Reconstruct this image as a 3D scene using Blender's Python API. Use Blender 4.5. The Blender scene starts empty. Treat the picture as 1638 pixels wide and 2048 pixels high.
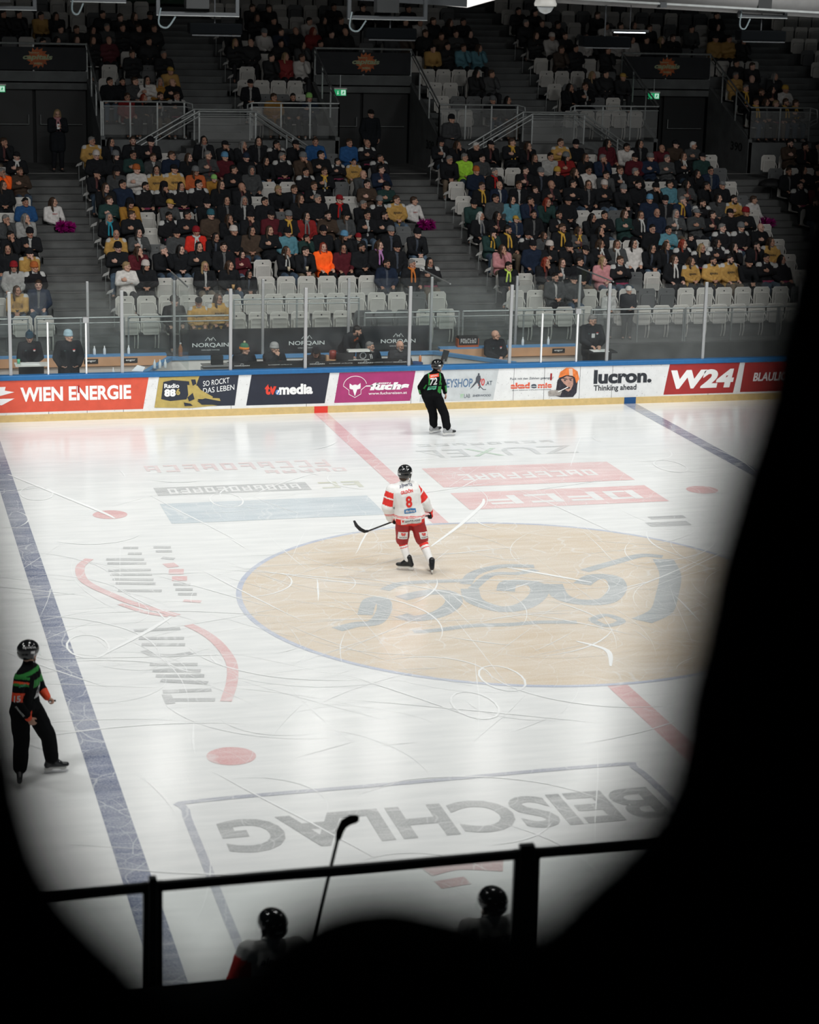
import bpy, bmesh, math, random
import numpy as np
from mathutils import Vector, Matrix, noise
from mathutils.bvhtree import BVHTree

# ---------------------------------------------------------------- camera, world, exposure
scn = bpy.context.scene
col = scn.collection
random.seed(7)
V = Vector
CAM = V((-10.1218, -30.0428, 9.4454))
cam_d = bpy.data.cameras.new('camera')
cam = bpy.data.objects.new('camera', cam_d); col.objects.link(cam)
RX = V((0.96534399, -0.25982391, 0.02454638)); RY = V((0.04175727, 0.24661422, 0.96821369)); RZ = V((0.25761856, 0.93363427, -0.24891709))
cam.matrix_world = Matrix(((RX.x, RY.x, -RZ.x, CAM.x), (RX.y, RY.y, -RZ.y, CAM.y), (RX.z, RY.z, -RZ.z, CAM.z), (0, 0, 0, 1)))
cam_d.sensor_fit = 'HORIZONTAL'; cam_d.sensor_width = 24.0; cam_d.lens = 24.0*4125.96/1638
cam_d.clip_start = 0.05; cam_d.clip_end = 300
cam_d.dof.use_dof = True; cam_d.dof.focus_distance = 42.0; cam_d.dof.aperture_fstop = 1.4
scn.camera = cam
scn.view_settings.view_transform = 'Standard'; scn.view_settings.look = 'None'
scn.view_settings.exposure = 0.0; scn.view_settings.gamma = 1.0
scn.view_settings.use_curve_mapping = False
scn.cycles.use_denoising = True
scn.cycles.max_bounces = 8; scn.cycles.transparent_max_bounces = 24; scn.cycles.diffuse_bounces = 3; scn.cycles.glossy_bounces = 3
scn.cycles.sample_clamp_indirect = 4.0
scn.cycles.caustics_reflective = False; scn.cycles.caustics_refractive = False
w = bpy.data.worlds.new('arena_air'); scn.world = w; w.use_nodes = True
w.node_tree.nodes['Background'].inputs[0].default_value = (0.30, 0.42, 0.50, 1)
w.node_tree.nodes['Background'].inputs[1].default_value = 0.03
LAMP_POWER = 275.0
LAMP_TILT = math.radians(20)
LAMP_SPREAD = math.radians(128)
LAMP_Z = 12.0
LAMPS = [(x, y) for x in (-13.5, -4.5, 4.5, 13.5) for y in (-10.5, -3.5, 3.5, 9.5)]

# ---------------------------------------------------------------- tags
def tag(o, label=None, cat=None, group=None, kind=None):
    if label: o['label'] = label
    if cat: o['category'] = cat
    if group: o['group'] = group
    if kind: o['kind'] = kind
    return o
def empty(name, loc=(0, 0, 0), rz=0):
    o = bpy.data.objects.new(name, None); col.objects.link(o); o.location = loc; o.rotation_euler = (0, 0, rz); o.empty_display_size = .1
    return o
def link(name, me, parent=None, loc=None):
    o = bpy.data.objects.new(name, me); col.objects.link(o)
    if parent: o.parent = parent
    if loc is not None: o.location = loc
    return o

# ---------------------------------------------------------------- materials
MC = {}
def L(c):
    return tuple(((v/12.92) if v <= .04045 else ((v+.055)/1.055)**2.4) for v in c[:3])
def hexc(h):
    h = h.lstrip('#'); return L([int(h[i:i+2], 16)/255 for i in (0, 2, 4)])
def mat(name, color=(.5, .5, .5), rough=.6, metal=0, spec=.5, var=.0, scale=8, emis=None, est=0, objc=False, bump=0, coat=0, dirt=0):
    if name in MC: return MC[name]
    m = bpy.data.materials.new(name); m.use_nodes = True; nt = m.node_tree; b = nt.nodes['Principled BSDF']
    b.inputs['Base Color'].default_value = (*color, 1); b.inputs['Roughness'].default_value = rough
    b.inputs['Metallic'].default_value = metal; b.inputs['Specular IOR Level'].default_value = spec
    b.inputs['Coat Weight'].default_value = coat
    if emis: b.inputs['Emission Color'].default_value = (*emis, 1); b.inputs['Emission Strength'].default_value = est
    src = None
    if objc:
        oi = nt.nodes.new('ShaderNodeObjectInfo'); src = oi.outputs['Color']
    if var or bump or dirt:
        tc = nt.nodes.new('ShaderNodeTexCoord'); nz = nt.nodes.new('ShaderNodeTexNoise')
        nz.inputs['Scale'].default_value = scale; nz.inputs['Detail'].default_value = 5
        nt.links.new(tc.outputs['Object'], nz.inputs['Vector'])
    if var:
        mr = nt.nodes.new('ShaderNodeMapRange'); mr.inputs[1].default_value = .3; mr.inputs[2].default_value = .7
        mr.inputs[3].default_value = 1-var; mr.inputs[4].default_value = 1+var
        nt.links.new(nz.outputs[0], mr.inputs[0])
        mx = nt.nodes.new('ShaderNodeVectorMath'); mx.operation = 'SCALE'
        if src: nt.links.new(src, mx.inputs[0])
        else: mx.inputs[0].default_value = color
        nt.links.new(mr.outputs[0], mx.inputs['Scale']); src = mx.outputs[0]
    if dirt:
        vz = nt.nodes.new('ShaderNodeTexNoise'); vz.inputs['Scale'].default_value = 28; vz.inputs['Detail'].default_value = 3
        nt.links.new(tc.outputs['Object'], vz.inputs['Vector'])
        r = nt.nodes.new('ShaderNodeMapRange'); r.inputs[1].default_value = .66; r.inputs[2].default_value = .74; r.inputs[3].default_value = 0; r.inputs[4].default_value = dirt
        nt.links.new(vz.outputs[0], r.inputs[0])
        mm = nt.nodes.new('ShaderNodeMix'); mm.data_type = 'RGBA'
        nt.links.new(r.outputs[0], mm.inputs['Factor'])
        if src: nt.links.new(src, mm.inputs['A'])
        else: mm.inputs['A'].default_value = (*color, 1)
        mm.inputs['B'].default_value = (.05, .05, .06, 1); src = mm.outputs['Result']
    if src: nt.links.new(src, b.inputs['Base Color'])
    if bump:
        bp = nt.nodes.new('ShaderNodeBump'); bp.inputs['Strength'].default_value = bump; bp.inputs['Distance'].default_value = .02
        nt.links.new(nz.outputs[0], bp.inputs['Height']); nt.links.new(bp.outputs[0], b.inputs['Normal'])
    MC[name] = m; return m

def ice_mat(name, paint, op):
    """ice with paint frozen under a scraped surface: horizontal-ish streaks, scratches, small specks"""
    if name in MC: return MC[name]
    m = bpy.data.materials.new(name); m.use_nodes = True; nt = m.node_tree; N = nt.nodes; Lk = nt.links; b = N['Principled BSDF']
    tc = N.new('ShaderNodeNewGeometry')
    mp = N.new('ShaderNodeMapping'); mp.inputs['Scale'].default_value = (.35, 2.6, 1); mp.inputs['Rotation'].default_value = (0, 0, .06)
    Lk.new(tc.outputs['Position'], mp.inputs[0])
    st = N.new('ShaderNodeTexNoise'); st.inputs['Scale'].default_value = 2.2; st.inputs['Detail'].default_value = 8; st.inputs['Roughness'].default_value = .62
    Lk.new(mp.outputs[0], st.inputs['Vector'])
    cl = N.new('ShaderNodeTexNoise'); cl.inputs['Scale'].default_value = .55; cl.inputs['Detail'].default_value = 6
    Lk.new(tc.outputs['Position'], cl.inputs['Vector'])
    fi = N.new('ShaderNodeTexNoise'); fi.inputs['Scale'].default_value = 42; fi.inputs['Detail'].default_value = 4
    Lk.new(tc.outputs['Position'], fi.inputs['Vector'])
    def mr(src, a, bb, c, d):
        r = N.new('ShaderNodeMapRange'); r.inputs[1].default_value = a; r.inputs[2].default_value = bb; r.inputs[3].default_value = c; r.inputs[4].default_value = d
        Lk.new(src, r.inputs[0]); return r.outputs[0]
    def mul(x, y):
        q = N.new('ShaderNodeMath'); q.operation = 'MULTIPLY'; Lk.new(x, q.inputs[0]); Lk.new(y, q.inputs[1]); return q.outputs[0]
    wear = mul(mul(mr(st.outputs[0], .3, .7, 1.06, .78), mr(cl.outputs[0], .3, .7, 1.1, .72)), mr(fi.outputs[0], .35, .68, 1.1, .72))
    # scratches
    for sc, ds, th in ((.9, 2.2, .006), (1.7, 1.4, .006)):
        wp = N.new('ShaderNodeTexNoise'); wp.inputs['Scale'].default_value = .6; Lk.new(tc.outputs['Position'], wp.inputs['Vector'])
        ad = N.new('ShaderNodeVectorMath'); ad.operation = 'MULTIPLY_ADD'; Lk.new(wp.outputs['Color'], ad.inputs[0]); ad.inputs[1].default_value = (ds, ds, 0); Lk.new(tc.outputs['Position'], ad.inputs[2])
        vo = N.new('ShaderNodeTexVoronoi'); vo.feature = 'DISTANCE_TO_EDGE'; vo.inputs['Scale'].default_value = sc; Lk.new(ad.outputs[0], vo.inputs['Vector'])
        wear = mul(wear, mr(vo.outputs['Distance'], th*.4, th*2, .55, 1))
    ice = N.new('ShaderNodeMix'); ice.data_type = 'RGBA'
    Lk.new(mr(st.outputs[0], .32, .68, 0, 1), ice.inputs['Factor']); ice.inputs['A'].default_value = (.745, .765, .765, 1); ice.inputs['B'].default_value = (.83, .845, .84, 1)
    mx = N.new('ShaderNodeMix'); mx.data_type = 'RGBA'
    k = N.new('ShaderNodeMath'); k.operation = 'MULTIPLY'; k.use_clamp = True; k.inputs[1].default_value = op; Lk.new(wear, k.inputs[0])
    Lk.new(k.outputs[0], mx.inputs['Factor']); Lk.new(ice.outputs['Result'], mx.inputs['A']); mx.inputs['B'].default_value = (*paint, 1)
    Lk.new(mx.outputs['Result'], b.inputs['Base Color'])
    Lk.new(mr(st.outputs[0], .3, .7, .11, .20), b.inputs['Roughness'])
    b.inputs['Specular IOR Level'].default_value = .32
    bp = N.new('ShaderNodeBump'); bp.inputs['Strength'].default_value = .10; bp.inputs['Distance'].default_value = .01
    Lk.new(fi.outputs[0], bp.inputs['Height']); Lk.new(bp.outputs[0], b.inputs['Normal'])
    MC[name] = m; return m

def glass_mat():
    m = bpy.data.materials.new('rink_glass'); m.use_nodes = True; nt = m.node_tree; N = nt.nodes; Lk = nt.links
    N.remove(N['Principled BSDF']); out = N['Material Output']
    tr = N.new('ShaderNodeBsdfTransparent'); tr.inputs[0].default_value = (.955, .97, .965, 1)
    gl = N.new('ShaderNodeBsdfGlossy'); gl.inputs['Roughness'].default_value = .06
    df = N.new('ShaderNodeBsdfDiffuse'); df.inputs[0].default_value = (.75, .78, .80, 1)
    fr = N.new('ShaderNodeFresnel'); fr.inputs[0].default_value = 1.35
    gg = N.new('ShaderNodeNewGeometry'); iv = N.new('ShaderNodeMath'); iv.operation = 'SUBTRACT'; iv.inputs[0].default_value = 1; Lk.new(gg.outputs['Backfacing'], iv.inputs[1]); fm = N.new('ShaderNodeMath'); fm.operation = 'MULTIPLY'; Lk.new(fr.outputs[0], fm.inputs[0]); Lk.new(iv.outputs[0], fm.inputs[1])
    m1 = N.new('ShaderNodeMixShader'); Lk.new(fm.outputs[0], m1.inputs[0]); Lk.new(tr.outputs[0], m1.inputs[1]); Lk.new(gl.outputs[0], m1.inputs[2])
    g = N.new('ShaderNodeNewGeometry'); nz = N.new('ShaderNodeTexNoise'); nz.inputs['Scale'].default_value = 3; nz.inputs['Detail'].default_value = 6; Lk.new(g.outputs['Position'], nz.inputs['Vector'])
    r = N.new('ShaderNodeMapRange'); r.inputs[1].default_value = .35; r.inputs[2].default_value = .75; r.inputs[3].default_value = .004; r.inputs[4].default_value = .02; Lk.new(nz.outputs[0], r.inputs[0])
    m2 = N.new('ShaderNodeMixShader'); Lk.new(r.outputs[0], m2.inputs[0]); Lk.new(m1.outputs[0], m2.inputs[1]); Lk.new(df.outputs[0], m2.inputs[2])
    Lk.new(m2.outputs[0], out.inputs[0]); MC['rink_glass'] = m; return m
def net_mat(name, cell, dens, color):
    """woven wire mesh: thin diagonal wires, open cells"""
    m = bpy.data.materials.new(name); m.use_nodes = True; nt = m.node_tree; N = nt.nodes; Lk = nt.links
    N.remove(N['Principled BSDF']); out = N['Material Output']
    tc = N.new('ShaderNodeTexCoord'); sp = N.new('ShaderNodeSeparateXYZ'); Lk.new(tc.outputs['Object'], sp.inputs[0])
    def M2(op, a, b_=None):
        q = N.new('ShaderNodeMath'); q.operation = op
        for i, v in enumerate((a, b_)):
            if v is None: continue
            if isinstance(v, (int, float)): q.inputs[i].default_value = v
            else: Lk.new(v, q.inputs[i])
        return q.outputs[0]
    outs = []
    for s in (1, -1):
        a = M2('ADD', M2('MULTIPLY', sp.outputs['X'], s/cell), M2('MULTIPLY', sp.outputs['Z'], 1.9/cell))
        f = M2('FRACT', M2('ADD', a, 100.0)); outs.append(M2('LESS_THAN', f, dens))
    fac = M2('MAXIMUM', outs[0], outs[1])
    tr = N.new('ShaderNodeBsdfTransparent'); df = N.new('ShaderNodeBsdfDiffuse'); df.inputs[0].default_value = (*color, 1)
    mx = N.new('ShaderNodeMixShader'); Lk.new(fac, mx.inputs[0]); Lk.new(tr.outputs[0], mx.inputs[1]); Lk.new(df.outputs[0], mx.inputs[2]); Lk.new(mx.outputs[0], out.inputs[0])
    MC[name] = m; return m
GLASS = glass_mat()
GLASS2 = GLASS.copy(); GLASS2.name = 'thin_glass'
for n_ in GLASS2.node_tree.nodes:
    if n_.type == 'FRESNEL': n_.inputs[0].default_value = 1.06
NET = net_mat('wire_mesh', .045, .16, (.35, .36, .36))
M_concrete = mat('concrete', (.10, .104, .104), .85, var=.22, scale=2.2, bump=.1)
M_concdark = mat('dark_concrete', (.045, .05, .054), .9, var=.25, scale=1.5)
M_black = mat('black_paint', (.006, .0075, .0085), .7)
M_blackcl = mat('black_banner', (.012, .014, .018), .75, var=.15, scale=3)
M_galv = mat('galvanised_steel', (.34, .36, .36), .45, metal=.6, var=.12, scale=10)
M_alu = mat('aluminium', (.55, .56, .57), .38, metal=.7)
M_white = mat('white_plastic', (.72, .71, .68), .45, var=.05)
M_boardwhite = mat('white_board', (.76, .77, .77), .35, var=.04, scale=6, dirt=.55)
M_kick = mat('yellow_kickplate', hexc('cdb27a'), .45, var=.08, scale=10, dirt=.6)
M_blue = mat('blue_rail', hexc('22679f'), .35, var=.08, scale=12)
M_ltblue = mat('light_blue_rail', hexc('5c8fbd'), .4)
M_wood = mat('light_wood', hexc('c39a78'), .5, var=.10, scale=4)
M_red = mat('red_paint', hexc('d8382a'), .4)
M_seatw = mat('seat_white', (.50, .485, .455), .5, var=.06); M_seatrim = mat('seat_rim', (.66, .645, .61), .45); M_seatpan = mat('seat_pan_white', (.44, .43, .405), .5, var=.06); M_seatdrim = mat('seat_grey_rim', (.14, .145, .148), .5)  # fold shading put into the colours: pan darker, rim lighter than the shell
M_seatd = mat('seat_grey', (.10, .105, .108), .55, var=.06)
M_rubber = mat('dark_rubber', (.02, .021, .023), .8)
M_whitepr = mat('white_print', (.86, .87, .87), .5)

# ---------------------------------------------------------------- mesh builder
class MB:
    def __init__(s): s.v = []; s.f = []; s.m = []
    def add(s, vs, fs, mi=0):
        n = len(s.v); s.v += [tuple(v) for v in vs]; s.f += [tuple(i+n for i in f) for f in fs]; s.m += [mi]*len(fs); return s
    def box(s, a, b, mi=0):
        x0, y0, z0 = a; x1, y1, z1 = b
        vs = [(x0, y0, z0), (x1, y0, z0), (x1, y1, z0), (x0, y1, z0), (x0, y0, z1), (x1, y0, z1), (x1, y1, z1), (x0, y1, z1)]
        return s.add(vs, [(3, 2, 1, 0), (4, 5, 6, 7), (0, 1, 5, 4), (1, 2, 6, 5), (2, 3, 7, 6), (3, 0, 4, 7)], mi)
    def cyl(s, p0, p1, r0, r1=None, n=12, mi=0):
        r1 = r0 if r1 is None else r1; p0 = V(p0); p1 = V(p1); d = (p1-p0).normalized()
        u = d.orthogonal().normalized(); w_ = d.cross(u); vs = []
        for p, r in ((p0, r0), (p1, r1)):
            for i in range(n):
                a = 2*math.pi*i/n; vs.append(p+u*(math.cos(a)*r)+w_*(math.sin(a)*r))
        fs = [(i, (i+1) % n, n+(i+1) % n, n+i) for i in range(n)]+[tuple(range(n-1, -1, -1)), tuple(range(n, 2*n))]
        return s.add(vs, fs, mi)
    def tube(s, pts, r, n=8, mi=0, closed=False):
        pts = [V(p) for p in pts]; k = len(pts); vs = []; pu = None
        for i, p in enumerate(pts):
            a = pts[i-1] if (i or closed) else p; b = pts[(i+1) % k] if (i < k-1 or closed) else p
            d = (b-a).normalized()
            u = d.orthogonal().normalized() if pu is None else (pu-d*pu.dot(d)).normalized(); pu = u; w_ = d.cross(u)
            rr = r[i] if isinstance(r, (list, tuple)) else r
            vs += [p+u*(math.cos(2*math.pi*j/n)*rr)+w_*(math.sin(2*math.pi*j/n)*rr) for j in range(n)]
        fs = []
        for i in range(k if closed else k-1):
            a = i*n; b = ((i+1) % k)*n
            fs += [(a+j, a+(j+1) % n, b+(j+1) % n, b+j) for j in range(n)]
        if not closed: fs += [tuple(range(n-1, -1, -1)), tuple(range((k-1)*n, k*n))]
        return s.add(vs, fs, mi)
    def prism(s, poly, a, b, axis='y', mi=0):
        """poly: 2-D points; extruded from a to b along axis"""
        n = len(poly)
        f = {'y': lambda p, t: (p[0], t, p[1]), 'z': lambda p, t: (p[0], p[1], t), 'x': lambda p, t: (t, p[0], p[1])}[axis]
        vs = [f(p, a) for p in poly]+[f(p, b) for p in poly]
        return s.add(vs, [tuple(range(n)), tuple(range(2*n-1, n-1, -1))]+[(i, n+i, n+(i+1) % n, (i+1) % n) for i in range(n)], mi)
    def lathe(s, prof, n=20, c=(0, 0, 0), sx=1, sy=1, mi=0):
        vs = [(c[0]+r*sx*math.cos(2*math.pi*i/n), c[1]+r*sy*math.sin(2*math.pi*i/n), c[2]+z) for r, z in prof for i in range(n)]
        fs = []
        for k in range(len(prof)-1):
            fs += [(k*n+i, k*n+(i+1) % n, (k+1)*n+(i+1) % n, (k+1)*n+i) for i in range(n)]
        fs += [tuple(range(n-1, -1, -1)), tuple(range((len(prof)-1)*n, len(prof)*n))]
        return s.add(vs, fs, mi)
    def ribbon(s, pts, wd, z, t=.0008, mi=0):
        pts = [V((p[0], p[1], 0)) for p in pts]; vs = []; k = len(pts)
        for i, p in enumerate(pts):
            d = (pts[min(i+1, k-1)]-pts[max(i-1, 0)]).normalized(); nn = V((-d.y, d.x, 0))
            ww = wd[i] if isinstance(wd, (list, tuple)) else wd
            for q in (p-nn*ww/2, p+nn*ww/2): vs.append((q.x, q.y, z+i*3e-6))
        return s.add(vs, [(2*i+1, 2*i, 2*i+2, 2*i+3) for i in range(k-1)], mi)
    def mesh(s, name, mats, smooth=False):
        me = bpy.data.meshes.new(name); me.from_pydata(s.v, [], s.f)
        for m in (mats if isinstance(mats, (list, tuple)) else [mats]): me.materials.append(m)
        me.polygons.foreach_set('material_index', s.m)
        if smooth: me.polygons.foreach_set('use_smooth', [True]*len(me.polygons))
        me.update(); return me
    def build(s, name, mats, parent=None, smooth=False, loc=None, bevel=0):
        o = link(name, s.mesh(name, mats, smooth), parent, loc)
        bm = bmesh.new(); bm.from_mesh(o.data)
        if parent is not None and parent.name == 'floor':
            bmesh.ops.triangulate(bm, faces=bm.faces); bmesh.ops.delete(bm, geom=[f for f in bm.faces if f.calc_area() < 1e-6], context='FACES')
            bmesh.ops.split_edges(bm, edges=bm.edges)
            for i, f in enumerate(bm.faces):
                f.normal_update()
                if f.normal.z < 0: f.normal_flip()
                for v in f.verts: v.co.z += (i % 19)*1e-5
        else: bmesh.ops.recalc_face_normals(bm, faces=bm.faces)
        bm.to_mesh(o.data); bm.free()
        if bevel:
            md = o.modifiers.new('bevel', 'BEVEL'); md.width = bevel; md.segments = 2; md.limit_method = 'ANGLE'
        return o
def spline(pts, n=8, closed=False):
    """Catmull-Rom"""
    P = [V(p) if len(p) == 3 else V((p[0], p[1], 0)) for p in pts]; out = []; k = len(P)
    for i in range(k if closed else k-1):
        if closed: a, b, c, d = P[i-1], P[i], P[(i+1) % k], P[(i+2) % k]
        else: a, b, c, d = P[max(i-1, 0)], P[i], P[i+1], P[min(i+2, k-1)]
        for j in range(n):
            t = j/n; out.append(.5*((2*b)+(c-a)*t+(2*a-5*b+4*c-d)*t*t+(3*b-a-3*c+d)*t**3))
    if not closed: out.append(P[-1])
    return out
_ft = {}
def text_geo(body, bold=0.0, shear=0, ext=0.0):
    c = bpy.data.curves.new('t', 'FONT'); c.body = body; c.offset = bold; c.shear = shear; c.extrude = ext; c.resolution_u = 4
    o = bpy.data.objects.new('t', c); col.objects.link(o)
    me = bpy.data.meshes.new_from_object(o.evaluated_get(bpy.context.evaluated_depsgraph_get()))
    vs = [tuple(v.co) for v in me.vertices]; fs = [tuple(p.vertices) for p in me.polygons]
    bpy.data.objects.remove(o); bpy.data.curves.remove(c); bpy.data.meshes.remove(me)
    xs = [v[0] for v in vs]; ys = [v[1] for v in vs]
    x0, x1, y0, y1 = min(xs), max(xs), min(ys), max(ys)
    return [((v[0]-x0)/(x1-x0), (v[1]-y0)/(y1-y0), v[2]) for v in vs], fs
def wall_text(mb, body, X0, X1, Z0, Z1, y, bold=.0, shear=0, th=.003, mi=0, tilt=0):
    vs, fs = text_geo(body, bold, shear, 1.0)
    out = []
    for u, v, w_ in vs:
        out.append((X0+u*(X1-X0), y-(.5+.5*w_)*th, Z0+v*(Z1-Z0)+tilt*(u-.5)))
    mb.add(out, fs, mi)
def ice_text(mb, body, X0, X1, Y0, Y1, z, rot=True, bold=0, mi=0):
    vs, fs = text_geo(body, bold, 0, 0)
    out = [((X1-u*(X1-X0)) if rot else (X0+u*(X1-X0)), (Y1-v*(Y1-Y0)) if rot else (Y0+v*(Y1-Y0)), z) for u, v, w_ in vs]
    mb.add(out, fs, mi)

def worn_strokes(n, seed=1):
    """illegible worn print: letter-like strokes in the unit square, n characters"""
    r = random.Random(seed); out = []
    for i in range(n):
        a = i/n+.01; b = (i+.82)/n; w_ = (b-a)
        out.append([(a, 0), (a+w_*.28, 0), (a+w_*.28, 1), (a, 1)])
        for k in r.sample((.0, .4, .78), 2): out.append([(a+w_*.3, k), (b, k), (b, k+.2), (a+w_*.3, k+.2)])
        if r.random() < .5: out.append([(b-w_*.26, .2), (b, .2), (b, .78), (b-w_*.26, .78)])
    return out
def ice_strokes(mb, n, X0, X1, Y0, Y1, z, seed=1):
    for p in worn_strokes(n, seed): mb.add([(X1-u*(X1-X0), Y1-v*(Y1-Y0), z) for u, v in p], [tuple(range(len(p)))])
def wall_strokes(mb, n, X0, X1, Z0, Z1, y, th=.003, seed=1):
    for p in worn_strokes(n, seed): mb.prism([(X0+u*(X1-X0), Z0+v*(Z1-Z0)) for u, v in p], y-th, y)

# ---------------------------------------------------------------- lamps over the rink
for i, (x, y) in enumerate(LAMPS):
    t = empty('ceiling_light', (x, y, LAMP_Z)); t.rotation_euler = (LAMP_TILT, 0, 0); tag(t, 'flood light panel hanging above the ice, outside the picture', 'ceiling light', 'flood lights above the ice')
    MB().box((-1.3, -.55, .02), (1.3, .55, .16)).build('housing', M_alu, t)
    MB().box((-1.2, -.45, .0), (1.2, .45, .015)).build('diffuser', mat('lamp_diffuser', (.8, .8, .8), .5, emis=(1, .98, .94), est=3), t)
    ld = bpy.data.lights.new('flood', 'AREA'); ld.shape = 'RECTANGLE'; ld.size = 2.2; ld.size_y = .8; ld.energy = LAMP_POWER; ld.spread = LAMP_SPREAD; ld.color = (1, .995, .97)
    lo = bpy.data.objects.new('flood', ld); col.objects.link(lo); lo.parent = t; lo.location = (0, 0, -.02)

for i, (x, y) in enumerate(((-3.1, 17.6), (.95, 18.6), (2.6, 18.2), (5.0, 16.9), (8.1, 17.8))):
    t = empty('spot_light', (x, y, 9.85)); t.rotation_euler = (-math.radians(52), 0, 0); tag(t, 'small square lamp above the far boards aimed down at the ice', 'spot light', 'small lamps above the far boards')
    MB().box((-.22, -.22, .02), (.22, .22, .2)).build('housing', M_alu, t)
    ld = bpy.data.lights.new('spot', 'AREA'); ld.shape = 'SQUARE'; ld.size = .36; ld.energy = 6; ld.spread = math.radians(75); ld.color = (1, .98, .94)
    lo = bpy.data.objects.new('spot', ld); col.objects.link(lo); lo.parent = t

# ================================================================ the ice and its markings
YB = 14.37
MI = ice_mat('ice', (.8, .8, .8), 0.0)
fl = MB().box((-16, -YB-.3, -.05), (26, YB+.2, 0)).build('floor', MI); tag(fl, kind='structure')
def arc(r, n=96, cx=0, cy=0): return [(cx+r*math.cos(2*math.pi*i/n), cy+r*math.sin(2*math.pi*i/n)) for i in range(n)]
def disc(mb, r, z, cx=0, cy=0, n=96, mi=0): mb.add([(x, y, z) for x, y in arc(r, n, cx, cy)], [tuple(range(n))], mi)
def flat(mb, x0, y0, x1, y1, z, mi=0): mb.add([(x0, y0, z), (x1, y0, z), (x1, y1, z), (x0, y1, z)], [(0, 1, 2, 3)], mi)
m = MB(); disc(m, 4.42, .002); m.build('centre_circle_fill', ice_mat('ice_beige', hexc('cfb48c'), .62), fl)
m = MB(); p_ = arc(4.45); m.ribbon(p_+[p_[0]], .09, .003); m.build('centre_circle_line', ice_mat('ice_pale_blue', hexc('8f9dc0'), .6), fl)
m = MB(); flat(m, -.15, -YB, .15, -4.5, .003); flat(m, -.15, 4.5, .15, YB-.02, .003); m.build('red_line', ice_mat('ice_red', hexc('d95c5c'), .48), fl)
for x in (-7.39, 7.41):
    m = MB(); flat(m, x-.16, -YB, x+.16, YB-.02, .003); m.build('blue_line', ice_mat('ice_blue', hexc('2c4274'), .80), fl)
for x, y in ((-5.75, 6.1), (-5.75, -6.1), (5.75, 6.1), (5.75, -6.1)):
    m = MB(); disc(m, .31, .003, x, y, 40); m.build('face_off_dot', ice_mat('ice_dot_red', hexc('d04848'), .5), fl)
SL = ice_mat('ice_slate', hexc('4a5f68'), .48); GR = ice_mat('ice_grey', hexc('5d6165'), .44); PR = ice_mat('ice_print_red', hexc('d85f5f'), .42); PG = ice_mat('ice_print_green', hexc('4faa55'), .4); PB = ice_mat('ice_print_blue', hexc('7fa0b5'), .42)
WI = ice_mat('ice_print_white', (.8, .8, .8), .30)
m = MB()
for pts, wd in (([(3.1, 1.53), (2.86, .61), (2.33, -.55), (1.92, -1.32), (1.44, -1.73)], .36), ([(1.51, 1.07), (2.27, 1.52), (2.82, 1.81), (3.15, 1.67)], .2),
    ([(.75, .43), (.64, -.24), (.83, -.6), (1.27, -.62), (1.69, -.02), (1.83, .58), (1.55, .7), (1.21, .34)], .3), ([(-.68, .41), (-.79, -.24), (-.52, -.74), (-.09, -.63), (.34, -.05), (.44, .48), (.07, .62), (-.15, .18)], .3),
    ([(-.67, .68), (-.34, 1.26), (.22, 1.59), (.77, 1.49)], .2), ([(.74, 1.28), (.36, 1.13), (-.09, 1.14), (-.64, .4)], .16), ([(-2.14, -.76), (-1.97, -.97), (-1.54, -.8), (-1.16, -.3), (-1.09, .22), (-1.41, .34), (-1.91, .1)], .28),
    ([(-2.05, .59), (-1.74, .88), (-1.25, .93), (-.58, .88)], .18), ([(-3.27, -1.28), (-2.93, -1.1), (-2.62, -1.04), (-2.33, -.47), (-2.22, .09), (-2.42, .06), (-2.68, -.65)], .24),
    ([(-2.17, -1.6), (-1.84, -1.6), (-1.21, -1.48), (-.62, -1.53), (-.15, -1.5), (.43, -1.61)], .16), ([(.69, -1.53), (1., -1.34), (1.13, -1.68), (.81, -1.86), (.69, -1.53)], .14)):
    m.ribbon(spline(pts), wd, .004)
m.build('centre_logo', SL, fl)
G = [[(-5.81, 3.83), (-5.56, 3.78)], [(-5.78, 3.45), (-5.55, 3.41)], [(-5.3, 3.78), (-5.01, 3.73)], [(-5.3, 3.51), (-5.03, 3.47)], [(-5.26, 3.1), (-5.06, 3.)], [(-6.18, 3.16), (-5.56, 3.05)], [(-6.19, 2.91), (-5.56, 2.8)], [(-6.23, 2.49), (-5.54, 2.41)], [(-6.22, 2.25), (-5.56, 2.13)], [(-6.22, 1.98), (-5.58, 1.83)], [(-6.21, 1.74), (-5.58, 1.6)], [(-6.22, 1.32), (-5.54, 1.19)], [(-5.31, 1.51), (-5.04, 1.46)], [(-5.32, 1.22), (-5.05, 1.17)], [(-5.32, .96), (-5.03, .91)], [(-6.25, -.78), (-5.56, -.8)], [(-6.23, -1.16), (-5.58, -1.28)], [(-6.23, -1.46), (-5.61, -1.58)], [(-6.23, -1.74), (-6.16, -1.96), (-5.84, -2.05), (-5.58, -1.97)], [(-6.24, -2.37), (-5.58, -2.5)], [(-6.24, -2.65), (-5.58, -2.78)], [(-6.23, -2.88), (-5.57, -3.01)], [(-6.19, -3.09), (-5.57, -3.31)], [(-6.23, -3.55), (-5.57, -3.6)], [(-6.2, -3.67), (-6.2, -4.05)], [(-6.19, -3.89), (-5.59, -4.01)]]
m = MB()
for l in G: m.ribbon(l, .13, .004)
m.build('side_lettering', GR, fl)
m = MB()
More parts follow.
